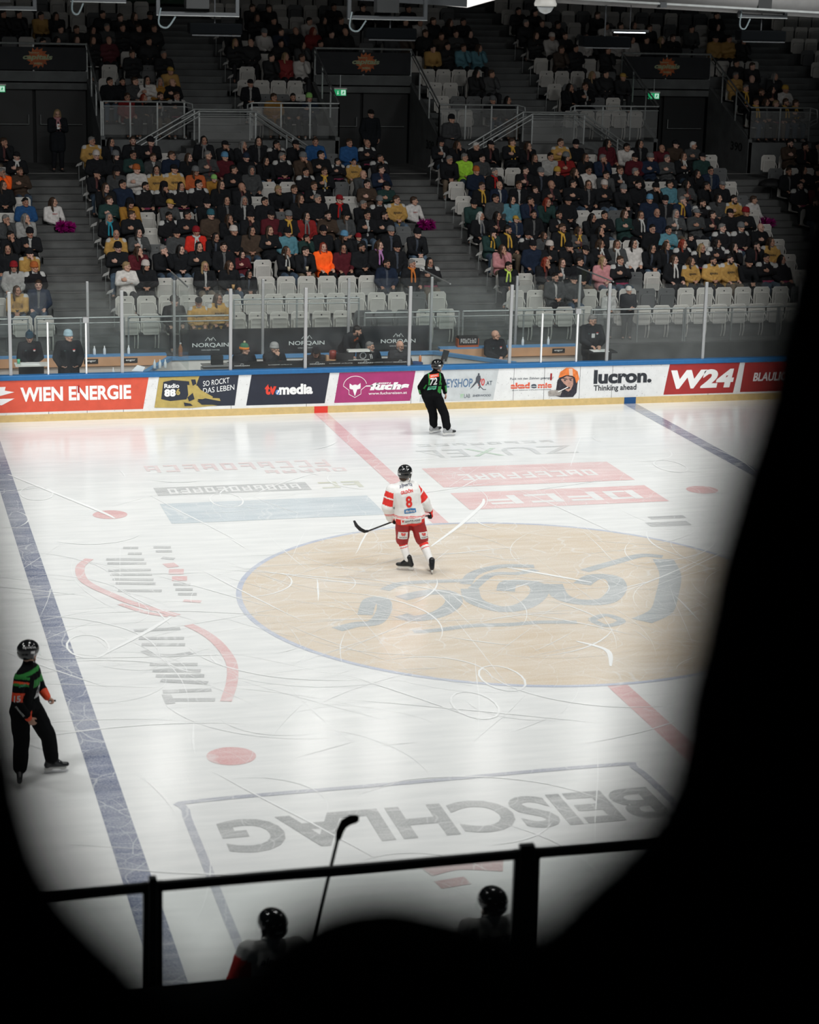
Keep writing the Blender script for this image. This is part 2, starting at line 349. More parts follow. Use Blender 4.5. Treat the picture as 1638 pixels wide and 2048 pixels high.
for l, wd in (([(-5.28, 2.6), (-5.08, 2.64)], .26), ([(-5.27, 2.25), (-5.03, 2.21)], .3), ([(-5.28, 1.84), (-5.04, 1.8)], .26), ([(-5.29, .6), (-5.03, .49)], .12), ([(-6.45, 3.24), (-6.65, 2.78), (-6.69, 2.1), (-6.57, 1.61), (-6.36, 1.15), (-6.14, .7), (-5.84, .27), (-5.5, -.16)], .15), ([(-6.28, .6), (-5.97, .11), (-5.64, -.16)], .1), ([(-5.41, -.65), (-5.24, -1.09), (-5.13, -1.62), (-5.09, -2.28), (-5.13, -2.79), (-5.26, -3.42), (-5.46, -4.1)], .16)):
    m.ribbon(spline(l), wd, .005)
m.build('side_logo_curve', PR, fl)
m = MB(); ice_text(m, 'BEISCHLAG', -6.3, -1.0, -9.05, -8.1, .004, bold=.03); m.build('near_lettering', ice_mat('ice_near_grey', hexc('4d5154'), .52), fl)
m = MB(); m.ribbon(spline([(-6.62, -13), (-6.6, -9), (-6.58, -7.7), (-6.4, -7.46), (-3.8, -7.4), (-1.15, -7.34), (-.9, -7.5), (-.85, -8.6), (-.85, -13)], 4), .1, .004); m.build('near_logo_frame', ice_mat('ice_frame_blue', hexc('6c7391'), .55), fl)
m = MB(); m.ribbon(spline([(-4.3, -9.9), (-3.9, -9.8), (-3.4, -9.95)]), .35, .004); m.ribbon([(-4.25, -10.3), (-3.9, -10.25)], .2, .004); m.build('near_logo_mark', ice_mat('ice_mark_red', hexc('b06060'), .5), fl)
# far advertising blocks
m = MB(); flat(m, .80, 7.1, 4.74, 8.72, .003); m.build('painted_ad_block', PR, fl)
m = MB(); flat(m, .80, 5.35, 4.76, 6.64, .003); m.build('painted_ad_block', PR, fl)
m = MB(); ice_strokes(m, 9, 1.3, 4.2, 7.6, 8.1, .004, seed=2); ice_strokes(m, 4, 1.2, 4.4, 5.65, 6.3, .004, seed=3); m.build('painted_ad_lettering', WI, fl)
m = MB(); flat(m, -4.7, 7.34, -1.75, 7.97, .003); m.build('painted_ad_block', GR, fl)
m = MB(); ice_strokes(m, 11, -4.5, -1.9, 7.45, 7.86, .004, seed=4); m.build('painted_ad_lettering', WI, fl)
m = MB(); ice_strokes(m, 2, -1.6, -.7, 7.4, 7.9, .004, seed=8); m.build('painted_ad_lettering', ice_mat('ice_olive', hexc('a5a86a'), .4), fl)
m = MB(); flat(m, -4.76, 5.27, -.82, 6.72, .003); m.build('painted_ad_block', PB, fl)
m = MB(); ice_strokes(m, 10, -4.7, -.9, 9.2, 9.8, .004, seed=5); ice_strokes(m, 5, -2.4, -.7, 8.75, 9.05, .004, seed=6); m.build('painted_ad_lettering', ice_mat('ice_far_red', hexc('da7c7c'), .27), fl)
m = MB()
ice_text(m, 'ZU', 2.9, 4.5, 9.6, 10.3, .004); ice_text(m, 'EL', 1.1, 2.1, 9.6, 10.3, .004); ice_strokes(m, 8, 1.2, 4.3, 10.65, 10.85, .004, seed=7); m.build('painted_ad_lettering', ice_mat('ice_light_grey', hexc('8d9394'), .4), fl)
m = MB(); ice_text(m, 'X', 2.15, 2.85, 9.6, 10.3, .004); m.build('painted_ad_lettering', PG, fl)
m = MB(); flat(m, 3.7, 3.6, 4.5, 3.9, .003); flat(m, 3.9, 4.1, 4.6, 4.3, .003); m.build('painted_ad_lettering', GR, fl)
# skate marks
m = MB(); rs = random.Random(3)
for i in range(420):
    x = rs.uniform(-9, 8); y = rs.gauss(0, 6.5) if i % 3 else rs.uniform(-3.5, 3.5)
    if abs(y) > 14: continue
    a = rs.uniform(0, 6.28); k = rs.choice([0, .05, .2, .5, 1.1])*rs.choice([-1, 1]); ln = rs.uniform(.6, 4.2)*(1 if abs(k) < .6 else .6); n = 16; pts = []
    for j in range(n):
        pts.append((x, y)); x += math.cos(a)*ln/n; y += math.sin(a)*ln/n; a += k*ln/n+rs.gauss(0, .015)
    if max(abs(q[1]) for q in pts) > 14.2: continue
    wd = rs.choice([.008, .01, .014, .03]); m.ribbon(pts, [wd*math.sin(math.pi*(j+.6)/(n+.2)) for j in range(n)], .006)
for x, y in ((-2.2, -4.9), (-6.9, 7.9), (-1.5, -3.9), (5.9, 8.1), (-7.0, -1.4), (-3.5, 6.8)):
    m.ribbon([(x+.3*math.cos(t*.4), y+.55*math.sin(t*.4)) for t in range(17)], .03, .006)
for q in ([(-.6, 3.0), (.3, 4.3), (1.1, 5.6), (1.3, 6.1)], [(-6.9, -1.9), (-6.1, -.9), (-5.6, -.2)], [(-7.3, 9.5), (-6.0, 6.6), (-5.7, 5.8)], [(.3, 1.5), (1.4, .4)], [(.2, -3.7), (.4, -3.0), (.1, -2.5)]): m.ribbon(spline(q), [.03+.05*math.sin(math.pi*j/(len(spline(q))-1)) for j in range(len(spline(q)))], .0065)
o = m.build('skate_marks', ice_mat('ice_scrape', (.93, .95, .95), .75), fl); tag(o, kind='stuff')

# ================================================================ concrete: rink side, terraces, vomitories, far wall, roof
LT = lambda k: (18.64+.8*k, 1.20+.307*k)
UT = lambda j: (28.3+.8*j, 5.03+.348*j)
X0, X1 = -14, 26
m = MB().box((X0, YB+.12, -.05), (X1, 17.3, .15)).build('floor_bench_side', M_concrete); tag(m, kind='structure')
def steps(mb, f, ks, xa, xb, base):
    for k in ks:
        y, z = f(k); mb.box((xa, y-.62, base), (xb, y+.18, z))
m = MB(); steps(m, LT, range(-1, 10), X0, X1, -.05)
for xa, xb in ((-5.45, -4.1), (4.2, 5.6), (14.5, 15.5)):
    for k in range(-1, 10):
        y, z = LT(k); m.box((xa, y-.12-.1, z-.01), (xb, y+.19, z+.153))
        m.box((xa, y-.235, z+.135), (xb, y-.215, z+.157), 1); m.box((xa, y+.17, z+.29), (xb, y+.19, z+.31), 1)
m.box((X0, 17.25, -.05), (X1, 17.42, .89))
m = m.build('floor_lower_terrace', [M_concrete, mat('step_edge', (.12, .12, .118), .8)]); tag(m, kind='structure')
m = MB().box((X0, 26.0, 3.6), (X1, 31.2, 4.1)).build('floor_walkway', M_concrete); tag(m, kind='structure')
VOM = [(-6.3, -3.25), (3.45, 6.4), (13.1, 16.05)]
UB = [(X0, -6.3), (-3.25, 3.45), (6.4, 13.1), (16.05, X1)]
UA = [(-.7, .75), (9.0, 10.25), (18.2, 19.6)]
m = MB()
for xa, xb in UB: steps(m, UT, range(0, 4), xa, xb, 4.0)
steps(m, UT, range(4, 12), X0, X1, 6.2)
for xa, xb in UA:
    for j in range(0, 12):
        y, z = UT(j); m.box((xa, y-.22, z-.01), (xb, y+.19, z+.174)); m.box((xa, y-.235, z+.155), (xb, y-.215, z+.178), 1)
for xa, xb in VOM:
    m.box((xa, 30.88, 6.38), (xb, 31.3, 6.70), 0); m.box((xa-.02, 31.2, 4.0), (xb+.02, 31.4, 6.4), 2)
for xa, xb in UB:   # parapet slabs beside the vomitories
    for x in (xa, xb):
        if abs(x) > 13.5 and x not in (16.05,): continue
        s = 1 if x == xa else -1
        m.add([(x-.02*s, 27.68, 4.1), (x+.10*s, 27.68, 4.1), (x+.10*s, 30.9, 4.1), (x-.02*s, 30.9, 4.1), (x-.02*s, 27.68, 5.12), (x+.10*s, 27.68, 5.12), (x+.10*s, 30.9, 6.5), (x-.02*s, 30.9, 6.5)], [(0, 1, 2, 3), (4, 5, 6, 7), (0, 1, 5, 4), (1, 2, 6, 5), (2, 3, 7, 6), (3, 0, 4, 7)])
m = m.build('floor_upper_terrace', [mat('upper_concrete', (.12, .128, .13), .9, var=.22, scale=2), mat('step_edge2', (.16, .165, .165), .8), M_black]); tag(m, kind='structure')
m = MB()
for x0, s in ((.03, 1), (9.62, 1), (18.9, 1)):     # side steps down from the landings
    m.box((x0-.8, 26.75, 4.1), (x0+.9, 27.7, 5.03))
    for i in range(5):
        z = 5.03-(i+1)*.155
        m.box((x0-.8-(i+1)*.28, 26.75, 4.1), (x0-.8-i*.28, 27.7, z)); m.box((x0+.9+i*.28, 26.75, 4.1), (x0+.9+(i+1)*.28, 27.7, z))
m = m.build('floor_landing_steps', M_concrete); tag(m, kind='structure')
m = MB().box((X0, 37.6, 3), (X1, 37.9, 13)).build('wall_far', M_concdark); tag(m, kind='structure')
m = MB().box((X0, -32, 13), (X1, 37.9, 13.2)).build('ceiling', M_black); tag(m, kind='structure')
# green doorway panel high up between the aisle and the wall
m = MB().box((-1.9, 34.9, 8.6), (.6, 35.0, 10.6)).build('door_1', mat('green_door', (.006, .035, .016), .7)); tag(m, kind='structure')
# vomitory doors with push bars
n_ = 2
for xa, xb in VOM:
    for i in range(2):
        a = xa+.06+i*(xb-xa)/2; b = a+(xb-xa)/2-.1
        d = MB().box((a, 31.08, 4.1), (b, 31.18, 6.3)).build('door_%d' % n_, mat('black_door', (.009, .011, .0125), .5)); n_ += 1; tag(d, kind='structure')
        mb = MB(); mb.tube([(a+.12, 31.06, 5.2), (a+.12, 30.98, 5.2), (b-.12, 30.98, 5.2), (b-.12, 31.06, 5.2)], .014); mb.tube([(a+.12 if i else b-.12, 30.98, 5.2), (a+.12 if i else b-.12, 30.98, 5.48)], .014); mb.build('push_bar', M_galv, d)

# ================================================================ rink boards with their advertising
rb = empty('rink_boards', (0, YB, 0)); tag(rb, 'long white rink boards with yellow kickplate, blue top rail and printed adverts', 'rink boards')
def R_(o): o.location = (o.location[0], o.location[1]-YB, o.location[2]); return o
BX0, BX1 = -13.5, 19
R_(MB().box((BX0, YB, .155), (BX1, YB+.1, .915)).build('board_panel', M_boardwhite, rb))
R_(MB().box((BX0, YB-.012, 0), (BX1, YB+.1, .155)).build('kickplate', M_kick, rb))
R_(MB().box((BX0, YB-.03, .915), (BX1, YB+.16, 1.02)).build('top_rail', M_blue, rb, bevel=.012))
for x in (-6.05, -5.22, -4.43, -2.04, -.33, 2.1, 4.54, 5.28, 6.15, 6.95, 9.38, 11.8):
    R_(MB().box((x-.004, YB-.003, .0), (x+.004, YB+.001, .92)).build('board_joint', M_rubber, rb))
R_(MB().box((-.15, YB-.015, 0), (.16, YB-.005, .155)).build('red_line_mark', M_red, rb))
R_(MB().box((7.27, YB-.015, 0), (7.56, YB-.005, .155)).build('blue_line_mark', mat('mark_blue', hexc('1c4f83'), .4), rb))
for x in (-5.40, 5.44): R_(MB().box((x-.02, YB-.014, .61), (x+.02, YB-.006, .77)).build('red_tick', mat('dark_red', hexc('9c1c20'), .4), rb))
def para(xa, xb, xc, xd, z0, z1, t=.004, y=YB): # xa,xb top; xc,xd bottom
    return MB().prism([(xc, z0), (xd, z0), (xb, z1), (xa, z1)], y-t, y+.001)
def ad(name, xa, xb, xc, xd, z0, z1, color, label):
    o = para(xa, xb, xc, xd, z0, z1).build(name, mat('ad_%.3f_%.3f' % color[:2], color, .35, var=.08, scale=5, dirt=.35), rb); R_(o); o['label'] = label; return o
def adtext(parent, items, m_, name='lettering', off=.004):
    mb = MB()
    for it in items:
        body, xa, xb, za, zb = it[:5]; kw = it[5] if len(it) > 5 else {}
        wall_text(mb, body, xa, xb, za, zb, YB-off, **kw)
    return mb.build(name, m_, parent)
def poly(parent, name, polys, m_, off=.004, t=.003):
    mb = MB()
    for i, p in enumerate(polys): mb.prism(p, YB-off-t-.0004*i, YB-off)
    return mb.build(name, m_, parent)
def line(parent, name, lines, m_, r=.008, off=.006):
    mb = MB()
    for l in lines: mb.tube([(q[0], YB-off, q[1]) for q in l], r, 6)
    return mb.build(name, m_, parent)
def ellp(cx, cz, rx, rz, n=20, a0=0): return [(cx+rx*math.cos(a0+2*math.pi*i/n), cz+rz*math.sin(a0+2*math.pi*i/n)) for i in range(n)]
NAVY = hexc('2b303d')
a = ad('advert_panel', -9.5, -3.87, -9.6, -4.0, .21, .92, hexc('d4553f'), 'orange red advert panel lettered WIEN ENERGIE in white')
adtext(a, [('WIEN ENERGIE', -6.65, -4.26, .44, .76, {'bold': .035})], M_whitepr)
poly(a, 'logo', [[(-7.5, .78), (-6.96, .78), (-6.98, .70), (-6.78, .66), (-7.1, .58), (-7.5, .62)], [(-7.5, .40), (-7.05, .38), (-6.78, .52), (-7.5, .52)]], M_whitepr)
a = ad('advert_panel', -3.64, -1.87, -3.75, -1.96, .23, .915, NAVY, 'black and gold radio advert with an ice hockey goalkeeper')
GOLD = mat('ad_gold', hexc('b5a05c'), .4, var=.12, scale=9); NV = mat('ad_navy', NAVY, .4)
poly(a, 'gold_field', [[(-3.75, .23), (-2.95, .2), (-2.35, .24), (-2.7, .3), (-2.9, .5), (-2.75, .91), (-3.64, .9)]], GOLD)
poly(a, 'brush_patch', [[(-3.6, .42), (-3.55, .8), (-3.35, .84), (-2.98, .80), (-2.96, .60), (-3.04, .40), (-3.4, .37)]], NV, .008)
adtext(a, [('Radio', -3.53, -3.2, .66, .76, {'bold': .03}), ('88', -3.53, -3.28, .47, .64, {'bold': .06})], M_whitepr, off=.012); adtext(a, [('6', -3.27, -3.18, .50, .65, {'bold': .05})], GOLD, off=.0125)
poly(a, 'goalkeeper', [ellp(-2.88, .78, .075, .10), [(-3.02, .72), (-2.8, .70), (-2.72, .6), (-2.45, .44), (-2.48, .38), (-2.8, .4), (-2.85, .26), (-2.98, .28), (-3.0, .5)], [(-2.6, .42), (-2.3, .40), (-2.28, .34), (-2.6, .35)]], GOLD, .008)
poly(a, 'goalkeeper_shading', [[(-2.94, .84), (-2.84, .84), (-2.82, .74), (-2.9, .7)], [(-3.02, .44), (-2.9, .54), (-2.86, .40), (-2.98, .35)], [(-2.8, .36), (-2.62, .41), (-2.3, .34), (-2.3, .26), (-2.7, .27)], [(-3.1, .33), (-2.95, .30), (-2.9, .25), (-3.08, .25)]], NV, .012)
adtext(a, [('SO ROCKT', -2.67, -2.08, .71, .83, {'tilt': .07}), ('DAS LEBEN', -2.67, -1.97, .55, .67, {'tilt': .07})], M_whitepr)
a = ad('advert_panel', -1.58, .2, -1.7, .09, .22, .92, hexc('262a38'), 'dark navy advert panel lettered tv media')
adtext(a, [('media', -.96, -.19, .44, .68, {'bold': .045})], M_whitepr); adtext(a, [('tv', -1.28, -1.02, .45, .69, {'bold': .05})], mat('ad_tvred', hexc('e0402f'), .4))
poly(a, 'globe', [ellp(-.99, .5, .05, .06)], mat('ad_globe', hexc('5b87c0'), .4), .007); poly(a, 'globe_land', [ellp(-.975, .52, .02, .03), ellp(-1.0, .48, .015, .02)], M_whitepr, .011)
MAG = hexc('a5366f')
a = ad('advert_panel', .42, 2.19, .31, 2.08, .22, .905, MAG, 'magenta travel advert with a white fox head')
fx, fz = .785, .54
line(a, 'fox_outline', [[(fx+.27*math.cos(t), fz+.06+.22*math.sin(t)) for t in [math.pi*(.06+.88*i/16) for i in range(17)]]+[(fx-.27, fz+.06), (fx-.14, fz-.04), (fx-.14, fz-.13), (fx, fz-.21), (fx+.14, fz-.13), (fx+.14, fz-.04), (fx+.265, fz+.06)]], M_whitepr, .007)
poly(a, 'fox_head', [[(fx-.13, fz), (fx-.10, fz+.06), (fx, fz+.09), (fx+.10, fz+.06), (fx+.13, fz), (fx+.05, fz-.03), (fx, fz-.18), (fx-.05, fz-.03)], [(fx-.13, fz+.02), (fx-.125, fz+.12), (fx-.06, fz+.07)], [(fx+.13, fz+.02), (fx+.125, fz+.12), (fx+.06, fz+.07)]], M_whitepr)
poly(a, 'fox_eyes', [ellp(fx-.06, fz-.03, .012, .01, 8), ellp(fx+.06, fz-.03, .012, .01, 8)], mat('ad_magenta', MAG, .4), .009)
adtext(a, [('fuchs', 1.13, 2.05, .48, .66, {'bold': .07, 'shear': .2}), ('REISEN', 1.27, 1.62, .625, .66, {'bold': .03, 'shear': .2}), ('www.fuchsreisen.at', 1.1, 2.0, .385, .445, {'bold': .01})], M_whitepr)
poly(a, 'arrow', [[(1.03, .575), (1.2, .575), (1.2, .60), (1.04, .60)]], M_whitepr)
a = ad('advert_panel', 2.4, 4.17, 2.3, 4.06, .19, .9, hexc('c3c8ca'), 'pale grey hockey shop advert with a player silhouette')
adtext(a, [('HOCKEYSHOP', 2.42, 3.55, .50, .70, {'bold': .02, 'shear': .1})], mat('ad_shopblue', hexc('5b7796'), .4)); adtext(a, [('70', 3.68, 3.84, .52, .69, {'bold': .03, 'shear': .1})], mat('ad_70red', hexc('c64b4b'), .4)); adtext(a, [('.AT', 3.86, 4.02, .53, .63, {'bold': .02}), ('LAB', 3.36, 3.5, .25, .34, {}), ('SHERWOOD', 3.56, 4.0, .27, .32, {'shear': .2, 'bold': .02})], mat('ad_dgrey', hexc('4b5560'), .4))
adtext(a, [('FIT', 3.27, 3.35, .25, .34, {'bold': .03})], mat('ad_lgreen', hexc('9fc7a0'), .4))
poly(a, 'player_silhouette', [ellp(3.69, .79, .022, .03, 10), [(3.66, .765), (3.73, .76), (3.745, .68), (3.72, .62), (3.75, .50), (3.71, .45), (3.69, .46), (3.71, .52), (3.66, .60), (3.56, .50), (3.49, .45), (3.51, .48), (3.62, .63), (3.625, .71)], [(3.72, .53), (3.82, .44), (3.88, .44), (3.88, .425), (3.81, .425), (3.70, .52)]], mat('ad_sil', hexc('4c5058'), .4))
a = para(4.3, 6.2, 4.22, 6.15, .19, .9, .002).build('advert_panel', M_boardwhite, rb); R_(a); a['label'] = 'white dental academy advert with a bearded man in an orange helmet'
adtext(a, [('Puck mit den Zähnen gefangen?', 4.45, 5.5, .625, .69, {}), ('ZUM ORALE IMPLANTOLOGIE', 4.5, 5.45, .385, .40, {})], mat('ad_dgrey', hexc('4b5560'), .4)); adtext(a, [('akad', 4.47, 4.93, .43, .57, {'bold': .04}), ('mie', 5.13, 5.47, .43, .55, {'bold': .04})], mat('ad_akred', hexc('dd5a3c'), .4)); adtext(a, [('e', 4.96, 5.1, .43, .53, {'bold': .04})], mat('ad_dgrey', hexc('4b5560'), .4))
poly(a, 'akademie_gap', [[(4.46, .47), (5.48, .47), (5.48, .48), (4.46, .48)]], M_boardwhite, .008)
poly(a, 'beard_and_shoulders', [[(5.56, .24), (5.6, .6), (5.72, .76), (6.0, .8), (6.1, .6), (6.08, .3), (6.0, .2), (5.7, .2)]], mat('ad_beard', hexc('2c2a33'), .5, var=.5, scale=20), .006)
poly(a, 'face', [[(5.68, .62), (5.82, .70), (5.98, .66), (5.99, .5), (5.94, .38), (5.88, .33), (5.80, .37), (5.84, .46), (5.76, .52)]], mat('ad_face', hexc('b98f7f'), .5, var=.2, scale=20), .010)
poly(a, 'face_details', [ellp(5.78, .60, .025, .014, 8), ellp(5.92, .60, .025, .014, 8), [(5.80, .43), (5.9, .44), (5.92, .41), (5.82, .395)], [(5.72, .66), (5.84, .63), (5.84, .615), (5.72, .64)], [(5.87, .63), (5.98, .66), (5.98, .645), (5.87, .615)]], mat('ad_beard', hexc('2c2a33'), .5), .014)
poly(a, 'helmet', [[(5.62, .66), (5.66, .80), (5.8, .89), (5.95, .885), (6.08, .80), (6.13, .62), (6.06, .52), (6.02, .66), (5.94, .71), (5.8, .72), (5.7, .68)]], mat('ad_helmet', hexc('e07a3a'), .5, var=.2, scale=15), .014)
poly(a, 'helmet_light', [[(5.86, .87), (5.95, .87), (5.97, .70), (5.88, .71)]], mat('ad_helml', hexc('d9bfae'), .5), .018)
poly(a, 'cup', [[(5.40, .24), (5.68, .24), (5.72, .34), (5.68, .37), (5.42, .37), (5.38, .34)]], mat('ad_cup', hexc('9b9590'), .5, var=.3, scale=30), .014); line(a, 'straw', [[(5.62, .33), (5.86, .44)]], M_whitepr, .01, .024)
a = para(6.25, 8.25, 6.18, 8.14, .19, .9, .002).build('advert_panel', M_boardwhite, rb); R_(a); a['label'] = 'white advert panel lettered lucron. Thinking ahead'
adtext(a, [('lucron.', 6.49, 7.93, .49, .82, {'bold': .045})], mat('ad_anth', hexc('2e3238'), .4)); adtext(a, [('Thinking ahead', 6.50, 7.56, .29, .46, {'bold': .02})], mat('ad_anth', hexc('2e3238'), .4))
RED = hexc('a32c2c')
a = ad('advert_panel', 8.37, 10.15, 8.25, 10.02, .19, .91, RED, 'dark red advert panel lettered W24')
adtext(a, [('W24', 8.41, 10.02, .32, .77, {'bold': .05, 'shear': .15})], M_whitepr)
a = ad('advert_panel', 10.28, 12.0, 10.2, 11.9, .2, .905, hexc('9a2a28'), 'second dark red advert panel at the shaded end')
adtext(a, [('BLAULICHT', 10.51, 11.7, .45, .66, {'bold': .03, 'shear': .2})], M_whitepr)
# ================================================================ rink glass
def post(x, y, z0, z1, wd=.035, name='glass_post', m_=M_alu, label=None, grp='posts holding the rink glass'):
    o = MB().box((-wd, -.03, 0), (wd, .03, z1-z0)).build(name, m_, None, loc=(x, y, z0), bevel=.006)
    return tag(o, label or 'grey upright post between panes of rink glass', 'post', grp)
def pane(x0, x1, y0, y1, z0, z1, label='clear rink glass pane', grp='rink glass panes', m_=None):
    ln = math.hypot(x1-x0, y1-y0); a = math.atan2(y1-y0, x1-x0)
    o = MB().box((0, -.006, 0), (ln, .006, z1-z0)).build('rink_glass', m_ or GLASS, None, loc=(x0, y0, z0)); o.rotation_euler = (0, 0, a)
    return tag(o, label, 'glass pane', grp)
PX = [-9.24, -6.84, -4.44, -2.05, -.36, 2.04, 4.43, 6.8, 9.2, 11.6, 14.0]
NM = ['beyond the orange advert', 'left of the official in the blue pom-pom hat', 'above the white end of the orange advert', 'above the tv media advert start', 'above the tv media advert end', 'above the magenta advert end', 'above the grey shop advert end', 'beside the scorer at the papers', 'above the W24 advert', 'above the second red advert', 'at the far dark end']
for x, nm in zip(PX, NM): post(x, YB+.05, 1.02, 2.83, label='tall grey glass post %s' % nm, grp='tall posts of the front rink glass')
for i in range(len(PX)-1):
    xs = [PX[i], PX[i+1]]; nm = NM[i+1]
    if i == 1: 
        pane(PX[i]+.04, -6.06, YB+.05, YB+.05, 1.02, 2.80, 'glass pane left of the penalty door, far left'); pane(-6.02, -5.24, YB+.05, YB+.05, 1.02, 2.15, 'low glass pane in the left bench door'); pane(-5.2, PX[i+1]-.04, YB+.05, YB+.05, 1.02, 2.80, 'glass pane right of the left bench door'); continue
    if i == 6:
        pane(PX[i]+.04, 5.17, YB+.05, YB+.05, 1.02, 2.82, 'glass pane left of the right bench door'); pane(5.21, 6.03, YB+.05, YB+.05, 1.02, 2.17, 'low glass pane in the right bench door'); pane(6.07, PX[i+1]-.04, YB+.05, YB+.05, 1.02, 2.82, 'glass pane right of the right bench door'); continue
    pane(PX[i]+.04, PX[i+1]-.04, YB+.05, YB+.05, 1.02, 2.80, 'front glass pane ending at the post %s' % nm)
for x, s in ((-6.04, 'left bench door, left side'), (-5.22, 'left bench door, right side'), (5.19, 'right bench door, left side'), (6.05, 'right bench door, right side')):
    post(x, YB+.05, 1.02, 2.16, .018, 'door_post', M_whitepr, 'thin white post of the %s' % s, 'thin white door posts')
for x in (-5.22, 6.05): tag(MB().box((-.06, -.04, 0), (.06, .04, .12)).build('door_latch', M_alu, None, loc=(x, YB+.05, 2.14)), 'small metal latch on top of the %s bench door post' % ('left' if x < 0 else 'right'), 'latch')
RX_ = [(-7.6, 'far left'), (-4.89, 'behind the standing official'), (-2.9, 'beside the dark banner end'), (-.82, 'behind the two officials in beanies'), (1.24, 'beside the bending man'), (3.27, 'right of the dark banner'), (5.4, 'above the timber bench'), (7.0, 'at the corner by the scorer')]
for x, nm in RX_: post(x, 17.0, .15, 2.66, .03, label='rear glass post %s' % nm, grp='posts of the rear glass')
for i in range(len(RX_)-1): pane(RX_[i][0]+.035, RX_[i+1][0]-.035, 17.0, 17.0, .95, 2.64, 'rear glass pane ending at the post %s' % RX_[i+1][1], 'rear glass panes')
for x, nm in ((-2.97, 'left of the scorers'), (2.98, 'right of the scorers'), (6.9, 'beside the scorer at the papers')):
    pane(x, x, YB+.12, 16.95, 1.0, 2.85, 'glass partition running back from the boards %s' % nm, 'glass partitions', GLASS2)
    tag(MB().tube([(x, YB+.1, 2.86), (x, 16.95, 2.86)], .018).build('clamp_bar', M_galv), 'steel clamp bar on top of the glass partition %s' % nm, 'bar', 'partition clamp bars')
# ================================================================ benches and barrier behind the boards
def simple(name, mb, m_, label, cat, grp=None, bevel=0): return tag(mb.build(name, m_, None, bevel=bevel), label, cat, grp)
bt = empty('barrier', (0, 16.8, .15)); tag(bt, 'low white barrier with light blue rail behind the scorers', 'barrier')
MB().box((-3.1, 0, 0), (3.5, .06, .68)).build('panel', M_white, bt); MB().box((-3.15, -.03, .68), (3.55, .09, .76)).build('top_rail', M_ltblue, bt)
for xa, xb, nm in ((-9.5, -3.14, 'left'), (3.4, 6.87, 'right')):
    b = empty('team_bench', ((xa+xb)/2, 16.6, .15)); h = (xb-xa)/2; tag(b, 'light timber bench with blue ledge on the %s side of the scorers' % nm, 'bench', 'timber benches')
    MB().box((-h, 0, .62), (h, .05, .83)).build('backrest', M_wood, b); MB().box((-h, -.45, .38), (h, -.02, .43)).build('seat', M_wood, b)
    MB().box((-h, .05, 0), (h, .1, .62)).build('panel', mat('panel_grey', (.5, .5, .49), .6), b); MB().box((-h, .0, .83), (h, .2, .87)).build('ledge', M_ltblue, b)
    for i, t in enumerate([-h+.15, 0, h-.15]): MB().box((t-.04, -.4, 0), (t+.04, -.05, .38)).build('leg', M_galv, b)
    for t in ([-.55+5.9-3.9, 2.35] if nm == 'left' else [-.45-.0, 1.25]):
        s_ = MB().box((t-.16, -.008, .68), (t+.16, .0, .79)).build('sign_plate', M_black, b)
        mb = MB(); wall_text(mb, 'engor', t-.11, t+.11, .715, .76, -.008, bold=.02); mb.build('lettering', M_whitepr, s_)
bn = MB().box((-2.68, 17.18, .80), (3.28, 17.21, 1.47)).build('banner', M_blackcl); tag(bn, 'long black banner lettered NORQAIN three times behind the scorers', 'banner')
def norq(mb, cx, z, wd, y, sub=True):
    wall_text(mb, 'NORQAIN', cx-wd/2, cx+wd/2, z, z+wd*.13, y, bold=.012)
    k = wd/.9
    for s in (-1, 1): mb.tube([(cx+s*.02*k, y-.004, z+.17*k), (cx+s*.06*k, y-.004, z+.26*k), (cx+s*.13*k, y-.004, z+.17*k)], .008*k, 5)
    mb.tube([(cx-.05*k, y-.004, z+.235*k), (cx, y-.004, z+.2*k), (cx+.05*k, y-.004, z+.235*k)], .008*k, 5)
    if sub: wall_text(mb, 'SWISS MADE WATCHES', cx-wd*.25, cx+wd*.25, z-.07*k, z-.045*k, y)
mb = MB()
for cx in (-2.02, .28, 2.52): norq(mb, cx, 1.04, .86, 17.18)
mb.build('lettering', M_whitepr, bn)
dk = empty('scorer_desk', (0, 14.9, .15)); tag(dk, 'long black scorer desk with a NORQAIN lettered front strip', 'desk')
MB().box((-1.98, -.12, .3), (2.13, -.09, .95)).build('front_strip', M_black, dk); MB().box((-1.98, -.09, .86), (2.13, .35, .90)).build('desk_top', M_black, dk)
for x in (-1.9, 0, 2.05): MB().box((x-.03, -.05, 0), (x+.03, .3, .86)).build('leg', M_galv, dk)
mb = MB()
for cx in (-1.72, .0, 1.12, 2.0)[0:4]:
    wall_text(mb, 'NORQAIN', cx-.17 if cx < 2 else 1.78, cx+.17 if cx < 2 else 2.1, .875, .905, -.12, bold=.02)
    c2 = cx if cx < 2 else 1.94
    mb.tube([(c2-.04, -.123, .915), (c2-.015, -.123, .94), (c2, -.123, .925), (c2+.015, -.123, .94), (c2+.04, -.123, .915)], .004, 5)
for cx in (-.85, .55, 1.55): wall_text(mb, 'Be a NORQAINER - your life, your way', cx-.27, cx+.27, .885, .905, -.12, bold=.01)
mb.build('lettering', M_whitepr, dk)
# gates with blue rails
for xa, ya, xb, yb, nm in ((-3.95, 14.75, -3.05, 16.65, 'left'), (3.25, 16.6, 4.75, 14.95, 'right')):
    g = empty('bench_gate', ((xa+xb)/2, (ya+yb)/2, .15), math.atan2(yb-ya, xb-xa)); ln = math.hypot(xb-xa, yb-ya)/2; tag(g, 'white angled gate with light blue rail on the %s of the scorers' % nm, 'gate', 'angled white gates')
    MB().box((-ln, -.03, .05), (ln, .03, .72)).build('panel', M_white, g); MB().box((-ln, -.06, .72), (ln, .06, .80)).build('top_rail', M_ltblue, g)
